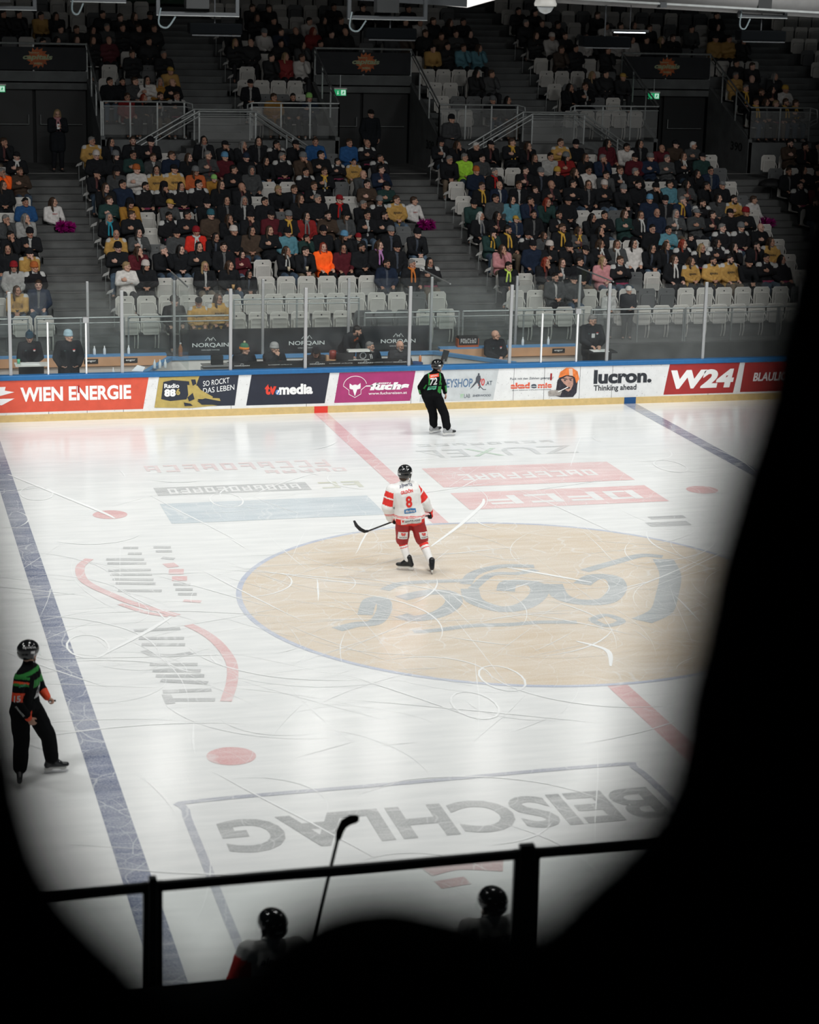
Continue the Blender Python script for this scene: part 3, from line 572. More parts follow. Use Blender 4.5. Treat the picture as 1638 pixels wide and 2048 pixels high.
# small things on the benches
def bottle(x, y, z, label, colr=(.7, .75, .78), r=.033, h=.2, capc=(.8, .8, .8), kind='water_bottle'):
    b = MB().lathe([(r*.9, 0), (r, .01), (r, h*.62), (r*.45, h*.8), (r*.4, h*.9)], 12).build(kind, mat('bottle_%d' % (colr[0]*100), colr, .15, spec=.8), None, True, (x, y, z)); tag(b, label, 'bottle', 'bottles by the benches')
    MB().lathe([(r*.45, h*.9), (r*.45, h)], 10).build('cap', mat('cap_%d' % (capc[0]*100), capc, .5), b)
for x, y, z, l in ((-6.35, 16.7, 1.02, 'clear bottle on the ledge behind the hatted official'), (-4.78, 16.7, 1.02, 'clear bottle on the ledge left of the bench centre'), (-4.55, 16.7, 1.02, 'clear bottle on the ledge, right one of two'), (-4.0, 16.7, 1.02, 'clear bottle on the ledge beside the glass post'), (-4.4, 16.35, .58, 'clear bottle low on the timber bench'), (-3.62, 15.2, .95, 'clear bottle by the left gate, left one'), (-3.5, 15.2, .95, 'clear bottle by the left gate, middle one'), (-3.38, 15.2, .95, 'clear bottle by the left gate, right one'), (3.98, 16.7, 1.02, 'clear bottle on the right ledge beside the seated official'), (5.5, 16.7, 1.02, 'clear bottle on the right ledge near the bench door'), (5.15, 16.7, 1.02, 'clear bottle on the right ledge'), (6.15, 16.7, 1.02, 'clear bottle on the right ledge by the scorer')):
    bottle(x, y, z, l)
bottle(-2.78, 16.85, .91, 'brown drink bottle with orange cap beside the glass partition', (.35, .14, .05), .05, .32, (.8, .35, .1), 'drink_bottle')
simple('paper_sheet', MB().prism([(-4.23, 1.04), (-3.98, 1.02), (-3.93, 1.12), (-4.10, 1.17)], 14.49, 14.494), M_whitepr, 'white sheet of paper leaning on the board rail', 'paper')
c = empty('equipment_case', (-2.3, 14.85, .15)); tag(c, 'silver and black equipment case with a small monitor on it', 'case'); MB().box((-.3, -.15, 0), (.3, .2, .82)).build('body', M_black, c); MB().box((-.31, -.16, .78), (.31, .21, .85)).build('metal_edge', M_alu, c); MB().box((-.31, -.16, .9), (.31, .21, .92)).build('lid', M_alu, c); MB().box((-.10, -.05, .92), (.16, .1, 1.12)).build('monitor', M_black, c)
c = empty('red_lamp', (.42, 15.05, 1.05)); tag(c, 'red signal lamp standing on the scorer desk', 'lamp'); MB().lathe([(.11, 0), (.11, .04), (.08, .05)], 16).build('base', M_wood, c); MB().lathe([(.085, .05), (.085, .22), (.06, .25)], 16).build('dome', mat('red_dome', (.22, .03, .02), .25), c, True); MB().box((-.16, -.06, 0), (-.1, .06, .14)).build('bracket', M_wood, c); MB().box((.1, -.06, 0), (.16, .06, .14)).build('bracket', M_wood, c)
c = empty('laptop', (.42+.25, 14.98, 1.05)); tag(c, 'black open laptop in front of the man in the black cap', 'laptop'); MB().box((-.2, -.05, 0), (.2, .2, .02)).build('keyboard', M_black, c); MB().box((-.2, -.07, .02), (.2, -.05, .2)).build('screen', M_black, c)
c = empty('fan_unit', (1.0, 15.0, 1.05)); tag(c, 'white framed desk unit with a round fan beside the laptop', 'fan'); MB().box((-.25, -.1, .0), (.25, .1, .04)).build('lower_shelf', M_white, c); MB().box((-.25, -.1, .22), (.25, .1, .26)).build('upper_shelf', M_white, c); MB().box((-.03, -.05, .04), (.23, .05, .22)).build('fan_housing', M_black, c); MB().tube([(.1+.07*math.cos(t*.4), -.06, .13+.07*math.sin(t*.4)) for t in range(16)], .012, 6, closed=True).build('fan_ring', M_alu, c)
c = empty('carry_case', (4.1, 16.7, 1.02)); tag(c, 'black carry case with orange and white print on the right ledge', 'case'); MB().box((-.26, -.1, 0), (.26, .1, .2)).build('body', mat('case_orange', (.42, .10, .03), .5), c); MB().box((-.24, -.11, .06), (.24, .09, .26)).build('lid', M_black, c); mb = MB(); wall_strokes(mb, 7, -.2, .2, .10, .21, -.112, seed=9); mb.build('lettering', mat('case_white', (.5, .5, .5), .5), c)
c = empty('tablet_stand', (3.1, 15.25, .15)); tag(c, 'tilted dark tablet on a stand behind the green linesman', 'tablet'); MB().box((-.02, -.02, 0), (.02, .02, .85)).build('pole', M_alu, c); b = MB().box((-.09, -.012, 0), (.09, .012, .26)).build('screen', M_black, c, loc=(0, 0, .8)); b.rotation_euler = (.1, .25, .5)
c = empty('blue_bin', (2.62, 15.9, .15)); tag(c, 'blue cylindrical bin between banner and gate', 'bin'); MB().lathe([(.14, 0), (.16, .62)], 20).build('body', mat('bin_blue', hexc('1f3d68'), .5), c, True); MB().lathe([(.165, .62), (.165, .66), (.1, .68)], 20).build('lid', mat('bin_blue2', hexc('27497a'), .5), c)
bottle(2.72, 15.9, .832, 'orange drink bottle standing on the blue bin', (.75, .25, .08), .035, .17, (.2, .4, .6), 'drink_bottle')
for x, nm in ((-6.33, 'left'), (6.95, 'right')):
    t = empty('standing_table', (x, 15.25, .15)); tag(t, 'small black standing table with papers at the %s end' % nm, 'table', 'scorer standing tables'); MB().box((-.36, -.2, .93), (.36, .2, .96)).build('table_top', M_white if x < 0 else M_black, t)
    MB().box((-.27, -.05, .0), (.27, .1, .93)).build('front_panel', M_black, t)
    tag(MB().box((-.28, -.17, 0), (.12, .12, .012)).build('paper_pad', M_whitepr, None, loc=(x+.05, 15.25, 1.11)), 'white paper pad on the standing table at the %s end' % nm, 'paper', 'paper pads')
tag(MB().lathe([(.03, 0), (.035, .1)], 12).build('cup', mat('cup_green', (.1, .5, .3), .4), None, True, (-6.6, 15.3, 1.11)), 'small green cup on the left standing table', 'cup')

# ================================================================ railings
def railing(name, pts, h_posts, mlabel, grp, net=True, rails=(0, -.12), rad=.024, drop=.9, cat='railing', m_=M_galv, netm=None):
    """pts: top-rail polyline in world; posts at h_posts (list of (x,y,ztop,zbottom))"""
    o = V(pts[0]); t = empty(name, o); tag(t, mlabel, cat, grp)
    MB().tube([V(p)-o for p in pts], rad).build('top_rail', m_, t)
    for dz in rails[1:]: MB().tube([V(p)-o+V((0, 0, dz)) for p in pts], rad*.6).build('lower_rail', m_, t)
    for x, y, z1, z0 in h_posts: MB().box((x-o.x-.02, y-o.y-.012, z0-o.z), (x-o.x+.02, y-o.y+.012, z1-o.z)).build('post', m_, t)
    if net:
        (xa, ya, za), (xb, yb, zb) = net
        mb = MB(); mb.add([(xa-o.x, ya-o.y, za-o.z), (xb-o.x, yb-o.y, za-o.z), (xb-o.x, yb-o.y, zb-o.z), (xa-o.x, ya-o.y, zb-o.z)], [(0, 1, 2, 3)])
        mb.build('mesh_panel', netm or NET, t)
    return t
def frontrail(xa, xb, y, zt, zb, label, grp, step=1.25, net=True, curl=None):
    n = max(1, round((xb-xa)/step)); xs = [xa+(xb-xa)*i/n for i in range(n+1)]
    pts = [(xa, y, zt), (xb, y, zt)]
    if curl == 'r': pts += [(xb+.22, y, zt-.05), (xb+.24, y-.05, zt-.3), (xb-.1, y-.1, zt-.45)]
    if curl == 'l': pts = [(xa+.1, y-.1, zt-.45), (xa-.14, y-.05, zt-.3), (xa-.12, y, zt-.05)]+pts
    return railing('guard_railing', pts, [(x, y, zt, zb) for x in xs], label, grp, net=((xa, y, zb+.08), (xb, y, zt-.13)) if net else False, rails=(0, -.12))
GF = 'front guard railings'
for xa, xb, zt, nm in ((-9.5, -6.2, 1.75, 'far left block front'), (-6.0, -4.0, 1.75, 'left stair foot'), (-3.9, -1.5, 1.75, 'left half of the centre block front'), (1.75, 4.1, 1.75, 'right half of the centre block front'), (4.2, 7.3, 1.75, 'centre stair foot and right block corner')):
    frontrail(xa, xb, 17.45, zt, .89, 'galvanised front railing, %s' % nm, GF, net=False)
    simple('railing_infill', MB().box((xa+.05, 17.44, .97), (xb-.05, 17.447, 1.62)), GLASS, 'clear infill of the front railing, %s' % nm, 'glass pane', 'railing infills')
frontrail(-1.42, 1.6, 17.45, 2.12, .89, 'raised galvanised railing above the NORQAIN banner', GF, net=False)
for xa, xb, nm in ((7.5, 9.95, 'beside the scorer'), (10.0, 12.5, 'above the second red advert'), (12.55, 16.0, 'dark far end')):
    t = frontrail(xa, xb, 17.45, 1.73, .5, 'grey mesh fence section %s' % nm, 'mesh fence sections', step=1.22, net=True)
GU = 'upper tier guard railings'
for xa, xb, zb, zt, nm, cu in ((-3.2, -.95, 5.2, 6.06, 'left of the first stair', 'r'), (.95, 3.45, 5.2, 6.06, 'right of the first stair', 'l'), (6.4, 8.75, 5.2, 6.06, 'left of the second stair', 'r'), (10.5, 13.12, 5.2, 6.06, 'right of the second stair', 'l'), (16.05, 18.0, 5.2, 6.06, 'right of the third exit', 'r')):
    frontrail(xa, xb, 27.72, zt, zb-.12, 'grey upper tier railing %s' % nm, GU, step=.85, curl=cu)
for x, s, nm in ((-3.25, 1, 'right side of the first exit'), (3.45, -1, 'left side of the second exit'), (6.4, 1, 'right side of the second exit'), (13.12, -1, 'left side of the third exit'), (16.05, 1, 'right side of the third exit')):
    pts = [(x, 27.72, 6.06), (x, 31.0, 7.5)]
    t = railing('slanted_railing', pts, [(x, 27.72, 6.06, 5.1), (x, 28.8, 6.53, 5.6), (x, 29.9, 7.0, 6.0), (x, 30.95, 7.47, 6.4)], 'grey slanted railing on the %s' % nm, 'slanted exit railings', net=False, rails=(0, -.15))
    mb = MB(); mb.add([(0, 0, -.85), (0, 3.28, -.95), (0, 3.28, -.16), (0, 0, -.16)], [(0, 1, 2, 3)]); mb.build('infill_panel', GLASS, t)
for x0, nm in ((.03, 'first'), (9.62, 'second')):
    for y, q in ((26.78, 'front'), (27.62, 'rear')):
        pts = [(x0-2.35, y, 4.93), (x0-.72, y, 5.87), (x0+.85, y, 5.87), (x0+2.35, y, 4.93)]
        railing('stair_handrail', pts, [(x0-1.9, y, 5.19, 4.25), (x0-.72, y, 5.87, 4.98), (x0+.85, y, 5.87, 4.98), (x0+1.9, y, 5.22, 4.25)], 'steel handrail over the landing of the %s upper stair, %s one' % (nm, q), 'landing handrails', net=((x0-.7, y, 5.05), (x0+.83, y, 5.7)), rails=(0, -.13), rad=.028)
# banners over the exits
for i, (xa, xb) in enumerate(VOM):
    nm = ('first', 'second', 'third')[i]
    b = empty('exit_banner', ((xa+xb)/2, 30.9, 6.72)); h = (xb-xa)/2; tag(b, 'black team banner with orange sun logo over the %s exit' % nm, 'banner', 'team banners over the exits')
    MB().box((-h+.02, -.01, .02), (h-.02, .01, .66)).build('cloth', M_blackcl, b); MB().tube([(-h, 0, .76), (h, 0, .76)], .03).build('top_rail', M_galv, b)
    MB().tube([(-h, 0, -.02), (h, 0, -.02)], .012).build('bottom_cord', M_galv, b)
    for t in (-h+.02, 0, h-.02): MB().box((t-.02, .0, -.3), (t+.02, .03, .76)).build('post', M_galv, b)
    cx = .12-.05*i; pts = []
    for k in range(28):
        a = 2*math.pi*k/28; r = .33 if k % 2 else .24; a += .0 if k % 2 else .12; pts.append((cx+r*math.cos(a), .36+r*.92*math.sin(a)))
    MB().prism(pts, -.018, -.011).build('sun_logo', mat('sun_orange', (.42, .09, .012), .6, var=.35, scale=6), b)
    mb = MB(); wall_text(mb, 'capitals', cx-.42, cx+.42, .27, .46, -.019, bold=.04, shear=.2); wall_text(mb, 'WIEN', cx-.12, cx+.12, .17, .23, -.019, bold=.04); wall_text(mb, 'VIENNA', cx-.25, cx+.05, .48, .52, -.019, bold=.02); mb.build('lettering', mat('logo_cream', (.33, .38, .22), .6), b)
M_exit = mat('exit_green', (.01, .25, .09), .4, emis=(.01, .22, .08), est=1.0); M_exw = mat('exit_white', (.8, .9, .85), .4, emis=(.6, .9, .75), est=.6)
for x, nm in ((-5.9, 'first'), (3.78, 'second'), (13.45, 'third')):
    e = empty('exit_sign', (x, 29.0, 6.30)); tag(e, 'green lit running man sign over the %s exit' % nm, 'exit sign', 'lit exit signs')
    MB().box((-.17, -.03, -.09), (.17, .03, .09)).build('panel', M_exit, e); MB().box((-.19, -.04, .09), (.19, .04, .13)).build('housing', M_white, e); MB().box((-.01, -.01, .13), (.01, .01, .5)).build('bracket', M_galv, e)
    mb = MB(); y = -.034; mb.prism([(-.085, .05), (-.065, .05), (-.065, -.02), (-.045, -.02), (-.075, -.06), (-.105, -.02), (-.085, -.02)], y, -.029)
    mb.prism([(.02, -.07), (.15, -.07), (.15, .07), (.02, .07)], y+.002, -.029); mb.build('pictogram', M_exw, e)
    mb = MB(); y = -.037; mb.prism(ellp(.09, .045, .013, .013, 8), y, -.033); mb.prism([(.06, .025), (.10, .03), (.12, .0), (.1, -.01), (.09, -.02), (.12, -.06), (.1, -.06), (.075, -.02), (.05, -.06), (.035, -.05), (.06, -.01)], y, -.033); mb.build('running_man', M_exit, e)
# numbers on the vomitory wall
for x, s, nm in ((6.375, '309', 'second'), (16.025, '390', 'third')):
    vs, fs = text_geo(s, .02); m = MB(); m.add([(x, 28.95-u*.85, 4.72+v*.26) for u, v, _ in vs], fs); tag(m.build('painted_number', M_black), 'dark painted number on the concrete side wall of the %s exit' % nm, 'sign', 'numbers on the exit walls')
for x, nm, f, ks, tier in ((-4.09, 'left stair', LT, range(0, 10), 'lower'), (5.63, 'centre stair', LT, range(0, 10), 'lower'), (.86, 'first upper stair', UT, range(1, 7), 'upper'), (10.33, 'second upper stair', UT, range(0, 7), 'upper')):
    for k in ks:
        y, z = f(k); m = MB(); m.prism([(-.09, -.02), (.07, .03), (.09, .12), (-.05, .05)], -.004, .004)
        PL = tag(m.build('row_plate', mat('plate_white', (.33, .33, .32), .6), None, loc=(x, y-.12, z+.52)), 'small white row plate beside the %s at %s tier row %s' % (nm, tier, ['zero', 'one', 'two', 'three', 'four', 'five', 'six', 'seven', 'eight', 'nine', 'ten', 'eleven'][k+(2 if tier == 'lower' else 1)]), 'row plate', 'row plates beside the stairs')
        MB().tube([(0, .03, -.5), (0, .02, -.0)], .008, 6).build('stem', M_galv, PL)
# ================================================================ rigging seen at the top edge
M_rig = mat('rig_steel', (.05, .055, .06), .5, metal=.4)
def frame(xa, xb, z, label, cable=True):
    t = empty('lighting_frame', ((xa+xb)/2, 0, z)); h = (xb-xa)/2; tag(t, label, 'lighting frame', 'hanging steel frames at the roof')
    MB().box((-h, -.03, 0), (h, .03, .05)).build('lower_beam', M_rig, t); MB().box((-h, -.04, -.006), (h, .0, .002)).build('flange', M_galv, t)
    for s in (-h, h-.05): MB().box((s, -.03, .05), (s+.05, .03, 1.2)).build('hanger', M_rig, t)
    MB().box((-h, -.03, 1.2), (h, .03, 1.25)).build('upper_beam', M_rig, t)
    for s in (-h*.6, h*.6): MB().tube([(s, 0, 1.25), (s, 0, 12.98-z)], .008, 6).build('cable', M_rig, t)
    if cable: MB().tube(spline([(h*-.9, -.04, .1), (h*-.95, -.05, -.12), (h*-.75, -.06, -.17), (h*-.55, -.05, -.02)]), .012, 6).build('hose', mat('hose_grey', (.10, .13, .14), .5), t)
    mb = MB().box((-h*.3, -.1, .1), (h*.25, .1, .28)).build('lamp_box', M_black, t)
    return t
frame(-8.4, -7.43, 8.93, 'steel frame hanging at the left top corner', False); frame(-6.96, -6.18, 9.06, 'steel frame hanging second from the left'); frame(-5.75, -4.56, 8.90, 'wide steel frame hanging third from the left'); frame(-2.96, -1.76, 8.90, 'steel frame hanging beside the white panel'); frame(3.18, 3.99, 9.04, 'steel frame hanging below the pale duct')
t = empty('video_cube', (-1.9, .3, 9.12)); tag(t, 'underside of a hanging display housing with a bright white end panel', 'display housing')
MB().add([(-1.3, 0, .06), (.84, 0, -.02), (.84, 0, .8), (-1.3, 0, .8), (-1.3, 1.2, .06), (.84, 1.2, -.02), (.84, 1.2, .8), (-1.3, 1.2, .8)], [(0, 1, 2, 3), (4, 7, 6, 5), (0, 4, 5, 1), (3, 2, 6, 7), (0, 3, 7, 4), (1, 5, 6, 2)]).build('housing', M_rig, t)
MB().add([(.84, -.01, -.03), (1.3, -.01, .10), (1.45, .5, .2), (1.0, 1.2, -.01), (.84, 1.2, -.02), (.84, -.01, .3), (1.3, -.01, .4), (1.45, .5, .4), (1.0, 1.2, .3), (.84, 1.2, .3)], [(0, 1, 2, 3, 4), (9, 8, 7, 6, 5), (0, 5, 6, 1), (1, 6, 7, 2), (2, 7, 8, 3), (3, 8, 9, 4), (4, 9, 5, 0)]).build('light_panel', mat('panel_glow', (.7, .7, .68), .5, emis=(1, .97, .93), est=.55), t)
MB().tube([(0, .6, .8), (0, .6, 12.98-9.12)], .012, 6).build('cable', M_rig, t)
t = empty('duct', (2.6, .1, 9.32)); tag(t, 'long pale grey duct crossing the top right corner', 'duct')
a = MB(); a.lathe([(.2, -2.3), (.2, 3.2)], 20); a = a.build('tube', mat('duct_grey', (.11, .11, .11), .6, var=.08), t, True); a.rotation_euler = (0, math.pi/2+.03, 0)
MB().box((-2.3, -.23, -.14), (3.2, -.19, -.11)).build('bottom_flange', M_galv, t).rotation_euler = (0, .03, 0)
for x in (-.7, 2.4): MB().box((x-.05, -.24, -.16), (x+.05, .2, -.08)).build('clamp', M_rig, t)
for x in (-1.5, 1.5): MB().tube([(x, 0, .18), (x, 0, 12.98-9.32)], .01, 6).build('cable', M_rig, t)
t = empty('dome_camera', (.07, 0, 9.14)); tag(t, 'white ceiling camera with a clear round dome', 'camera'); MB().lathe([(.16, 0), (.17, .03), (.14, .12)], 20).build('base', M_white, t, True); MB().lathe([(.03, -.11), (.09, -.08), (.125, -.02), (.13, .0)], 20).build('dome', mat('dome_grey', (.35, .37, .38), .1, spec=.9), t, True); MB().tube([(0, 0, .12), (0, 0, 12.98-9.14)], .012, 6).build('rod', M_rig, t)
t = empty('led_bar', (1.43, 0, 8.775)); tag(t, 'thin bright white light bar hanging above the upper seats', 'light bar'); MB().box((-.25, -.01, 0), (.25, .01, .012)).build('tube', mat('led', (.9, .95, 1), .4, emis=(.85, .95, 1), est=4), t); MB().box((-.3, -.02, .012), (.3, .02, .05)).build('housing', M_black, t); MB().tube([(0, 0, .05), (0, 0, 12.98-8.775)], .006, 6).build('cable', M_rig, t)
for x, z, nm in ((-4.9, 8.70, 'below the wide left frame'), (-2.3, 8.68, 'below the frame by the white panel'), (1.05, 8.62, 'beside the light bar'), (3.6, 8.75, 'below the duct')):
    t = empty('loudspeaker', (x, .05, z)); tag(t, 'black loudspeaker hanging %s' % nm, 'loudspeaker', 'hanging loudspeakers'); MB().box((-.38, -.12, -.06), (.38, .12, .10)).build('cabinet', mat('speaker_black', (.002, .0025, .003), .95, spec=.03), t, bevel=.02); MB().tube([(-.35, -.13, -.07), (.35, -.13, -.07)], .008, 6).build('edge_bar', M_rig, t)
    MB().tube([(0, 0, .1), (0, 0, 12.98-z)], .01, 6).build('cable', M_rig, t)

# ================================================================ people: shape tools
def cap_geo(p0, r0, p1, r1, n=10):
    p0 = V(p0); p1 = V(p1); d = (p1-p0); d = d.normalized() if d.length > 1e-6 else V((0, 0, 1)); u = d.orthogonal().normalized(); w_ = d.cross(u)
    rings = []
    for a in (-60, -25, 0): rings.append((p0+d*(r0*math.sin(math.radians(a))), r0*math.cos(math.radians(a))))
    for a in (0, 25, 60): rings.append((p1+d*(r1*math.sin(math.radians(a))), r1*math.cos(math.radians(a))))
    vs = [p0-d*r0]
    for c, r in rings: vs += [c+u*(math.cos(2*math.pi*i/n)*r)+w_*(math.sin(2*math.pi*i/n)*r) for i in range(n)]
    vs.append(p1+d*r1); fs = [(0, 1+(i+1) % n, 1+i) for i in range(n)]
    for k in range(5): fs += [(1+k*n+i, 1+k*n+(i+1) % n, 1+(k+1)*n+(i+1) % n, 1+(k+1)*n+i) for i in range(n)]
    e = len(vs)-1; fs += [(e, 1+5*n+i, 1+5*n+(i+1) % n) for i in range(n)]
    return vs, fs
def ell_geo(c, r, M=None, n=16, k=10):
    c = V(c); vs = []; M = M or Matrix.Identity(3)
    for j in range(k+1):
        ph = math.pi*j/k
        for i in range(n):
            th = 2*math.pi*i/n; vs.append(c+M @ V((r[0]*math.sin(ph)*math.cos(th), r[1]*math.sin(ph)*math.sin(th), r[2]*math.cos(ph))))
    fs = [(j*n+i, (j+1)*n+i, (j+1)*n+(i+1) % n, j*n+(i+1) % n) for j in range(k) for i in range(n)]
    return vs, fs
class Blob:
    """overlapping round pieces fused into one continuous surface"""
    def __init__(s): s.m = MB()
    def cap(s, p0, r0, p1, r1=None): s.m.add(*cap_geo(p0, r0, p1, r0 if r1 is None else r1)); return s
    def ell(s, c, r, M=None): s.m.add(*ell_geo(c, r, M)); return s
    def chain(s, pts, rs):
        for i in range(len(pts)-1): s.cap(pts[i], rs[i], pts[i+1], rs[i+1])
        return s
    def fuse(s, name, voxel, mats, smooth=2, wrinkle=0, wscale=9, cls=None, seed=0):
        me = bpy.data.meshes.new('raw'); me.from_pydata(s.m.v, [], s.m.f); bm = bmesh.new(); bm.from_mesh(me)
        bmesh.ops.remove_doubles(bm, verts=bm.verts, dist=1e-5); bmesh.ops.recalc_face_normals(bm, faces=bm.faces); bm.to_mesh(me); bm.free()
        o = bpy.data.objects.new('raw', me); col.objects.link(o); md = o.modifiers.new('r', 'REMESH'); md.mode = 'VOXEL'; md.voxel_size = voxel
        out = bpy.data.meshes.new_from_object(o.evaluated_get(bpy.context.evaluated_depsgraph_get())); bpy.data.objects.remove(o); bpy.data.meshes.remove(me)
        out.name = name; bm = bmesh.new(); bm.from_mesh(out)
        for _ in range(smooth): bmesh.ops.smooth_vert(bm, verts=bm.verts, factor=.5, use_axis_x=True, use_axis_y=True, use_axis_z=True)
        bm.normal_update()
        if wrinkle:
            for v in bm.verts:
                q = v.co*wscale+V((seed, seed, seed)); h = noise.noise(q)+.5*noise.noise(q*2.3); h = h-abs(noise.noise(q*V((1, 1, 1.8))*.8))*.8
                v.co += v.normal*(wrinkle*h)
        if cls:
            for f in bm.faces: f.material_index = cls(f.calc_center_median())
        for f in bm.faces: f.smooth = True
        out.materials.clear()
        for m_ in (mats if isinstance(mats, (list, tuple)) else [mats]): out.materials.append(m_)
        bm.to_mesh(out); bm.free(); return out
M_skin = mat('skin', (.45, .25, .18), .55, objc=True, spec=.35)
M_brow = mat('brow_hair', (.03, .02, .015), .7); M_lip = mat('lips', (.30, .10, .085), .5); M_eye = mat('eyes', (.02, .018, .018), .15)
M_cloth = mat('cloth', (.02, .02, .02), .9, objc=True, var=.18, scale=14, spec=.12)
M_hair = mat('hair', (.02, .015, .01), .6, objc=True, var=.35, scale=40, spec=.3)
M_knit = mat('knit', (.02, .02, .02), .95, objc=True, var=.2, scale=90, spec=.1, bump=.3)
M_shoe = mat('shoe', (.02, .02, .02), .6, objc=True)
M_patchw = mat('jersey_white', (.42, .42, .41), .8); M_jblack = mat('jersey_black', (.012, .012, .014), .8); M_jpink = mat('jersey_magenta', (.20, .02, .06), .8)

def head_parts(B, C, H):
    P = lambda x, y, z: C+H @ V((x, y, z))
    B.ell(P(0, .012, .022), (.077, .094, .098), H); B.ell(P(0, -.018, -.045), (.060, .068, .068), H)
    B.cap(P(-.025, -.062, -.088), .022, P(.025, -.062, -.088), .022); B.cap(P(-.055, .0, -.06), .022, P(-.02, -.06, -.095), .02); B.cap(P(.055, .0, -.06), .022, P(.02, -.06, -.095), .02)
    B.cap(P(0, -.086, .018), .010, P(0, -.112, -.022), .013); B.cap(P(-.014, -.094, -.026), .009, P(.014, -.094, -.026), .009)
    B.cap(P(-.042, -.076, .036), .011, P(.042, -.076, .036), .011); B.ell(P(-.04, -.062, -.018), (.026, .024, .024), H); B.ell(P(.04, -.062, -.018), (.026, .024, .024), H)
    B.cap(P(-.02, -.083, -.052), .009, P(.02, -.083, -.052), .009); B.cap(P(-.016, -.081, -.066), .009, P(.016, -.081, -.066), .009)
    for s in (-1, 1): B.ell(P(.079*s, .012, -.006), (.010, .02, .032), H); B.ell(P(.031*s, -.078, .010), (.014, .011, .010), H)
def hand_parts(B, w_, d, n, curl=.5, thumb=1, k=1.0, fr=.0085, spread=0):
    w_ = V(w_); d = V(d).normalized(); n = V(n); n = (n-d*n.dot(d)).normalized(); a = d.cross(n)
    kn = []
    for i in range(4):
        q = w_+d*(.082*k-abs(i-1.3)*.004)+a*((i-1.5)*.0205*k*thumb*-1); kn.append(q); B.cap(w_+d*.01+a*((i-1.5)*.012*k*-thumb), .018*k, q, .0125*k)
    for i in range(4):
        ln = (.072, .08, .075, .06)[i]*k; dirn = (d+a*(-thumb*(i-1.5)*spread)).normalized(); p = kn[i]; ang = 0
        for s, f in ((.45, .9), (.32, 1.2), (.23, 1.0)):
            ang += curl*f; v_ = dirn*math.cos(ang)+n*math.sin(ang); q = p+v_*(ln*s); B.cap(p, fr*k, q, fr*k*.93); p = q
    b = w_+d*.02*k+a*(.024*k*thumb); m_ = b+(d*.55+a*thumb*.65+n*.25).normalized()*.042*k; e = m_+(d*.75+a*thumb*.15+n*(.3+curl*.4)).normalized()*.032*k
    B.cap(b, .015*k, m_, .0115*k); B.cap(m_, .0115*k, e, .0095*k)

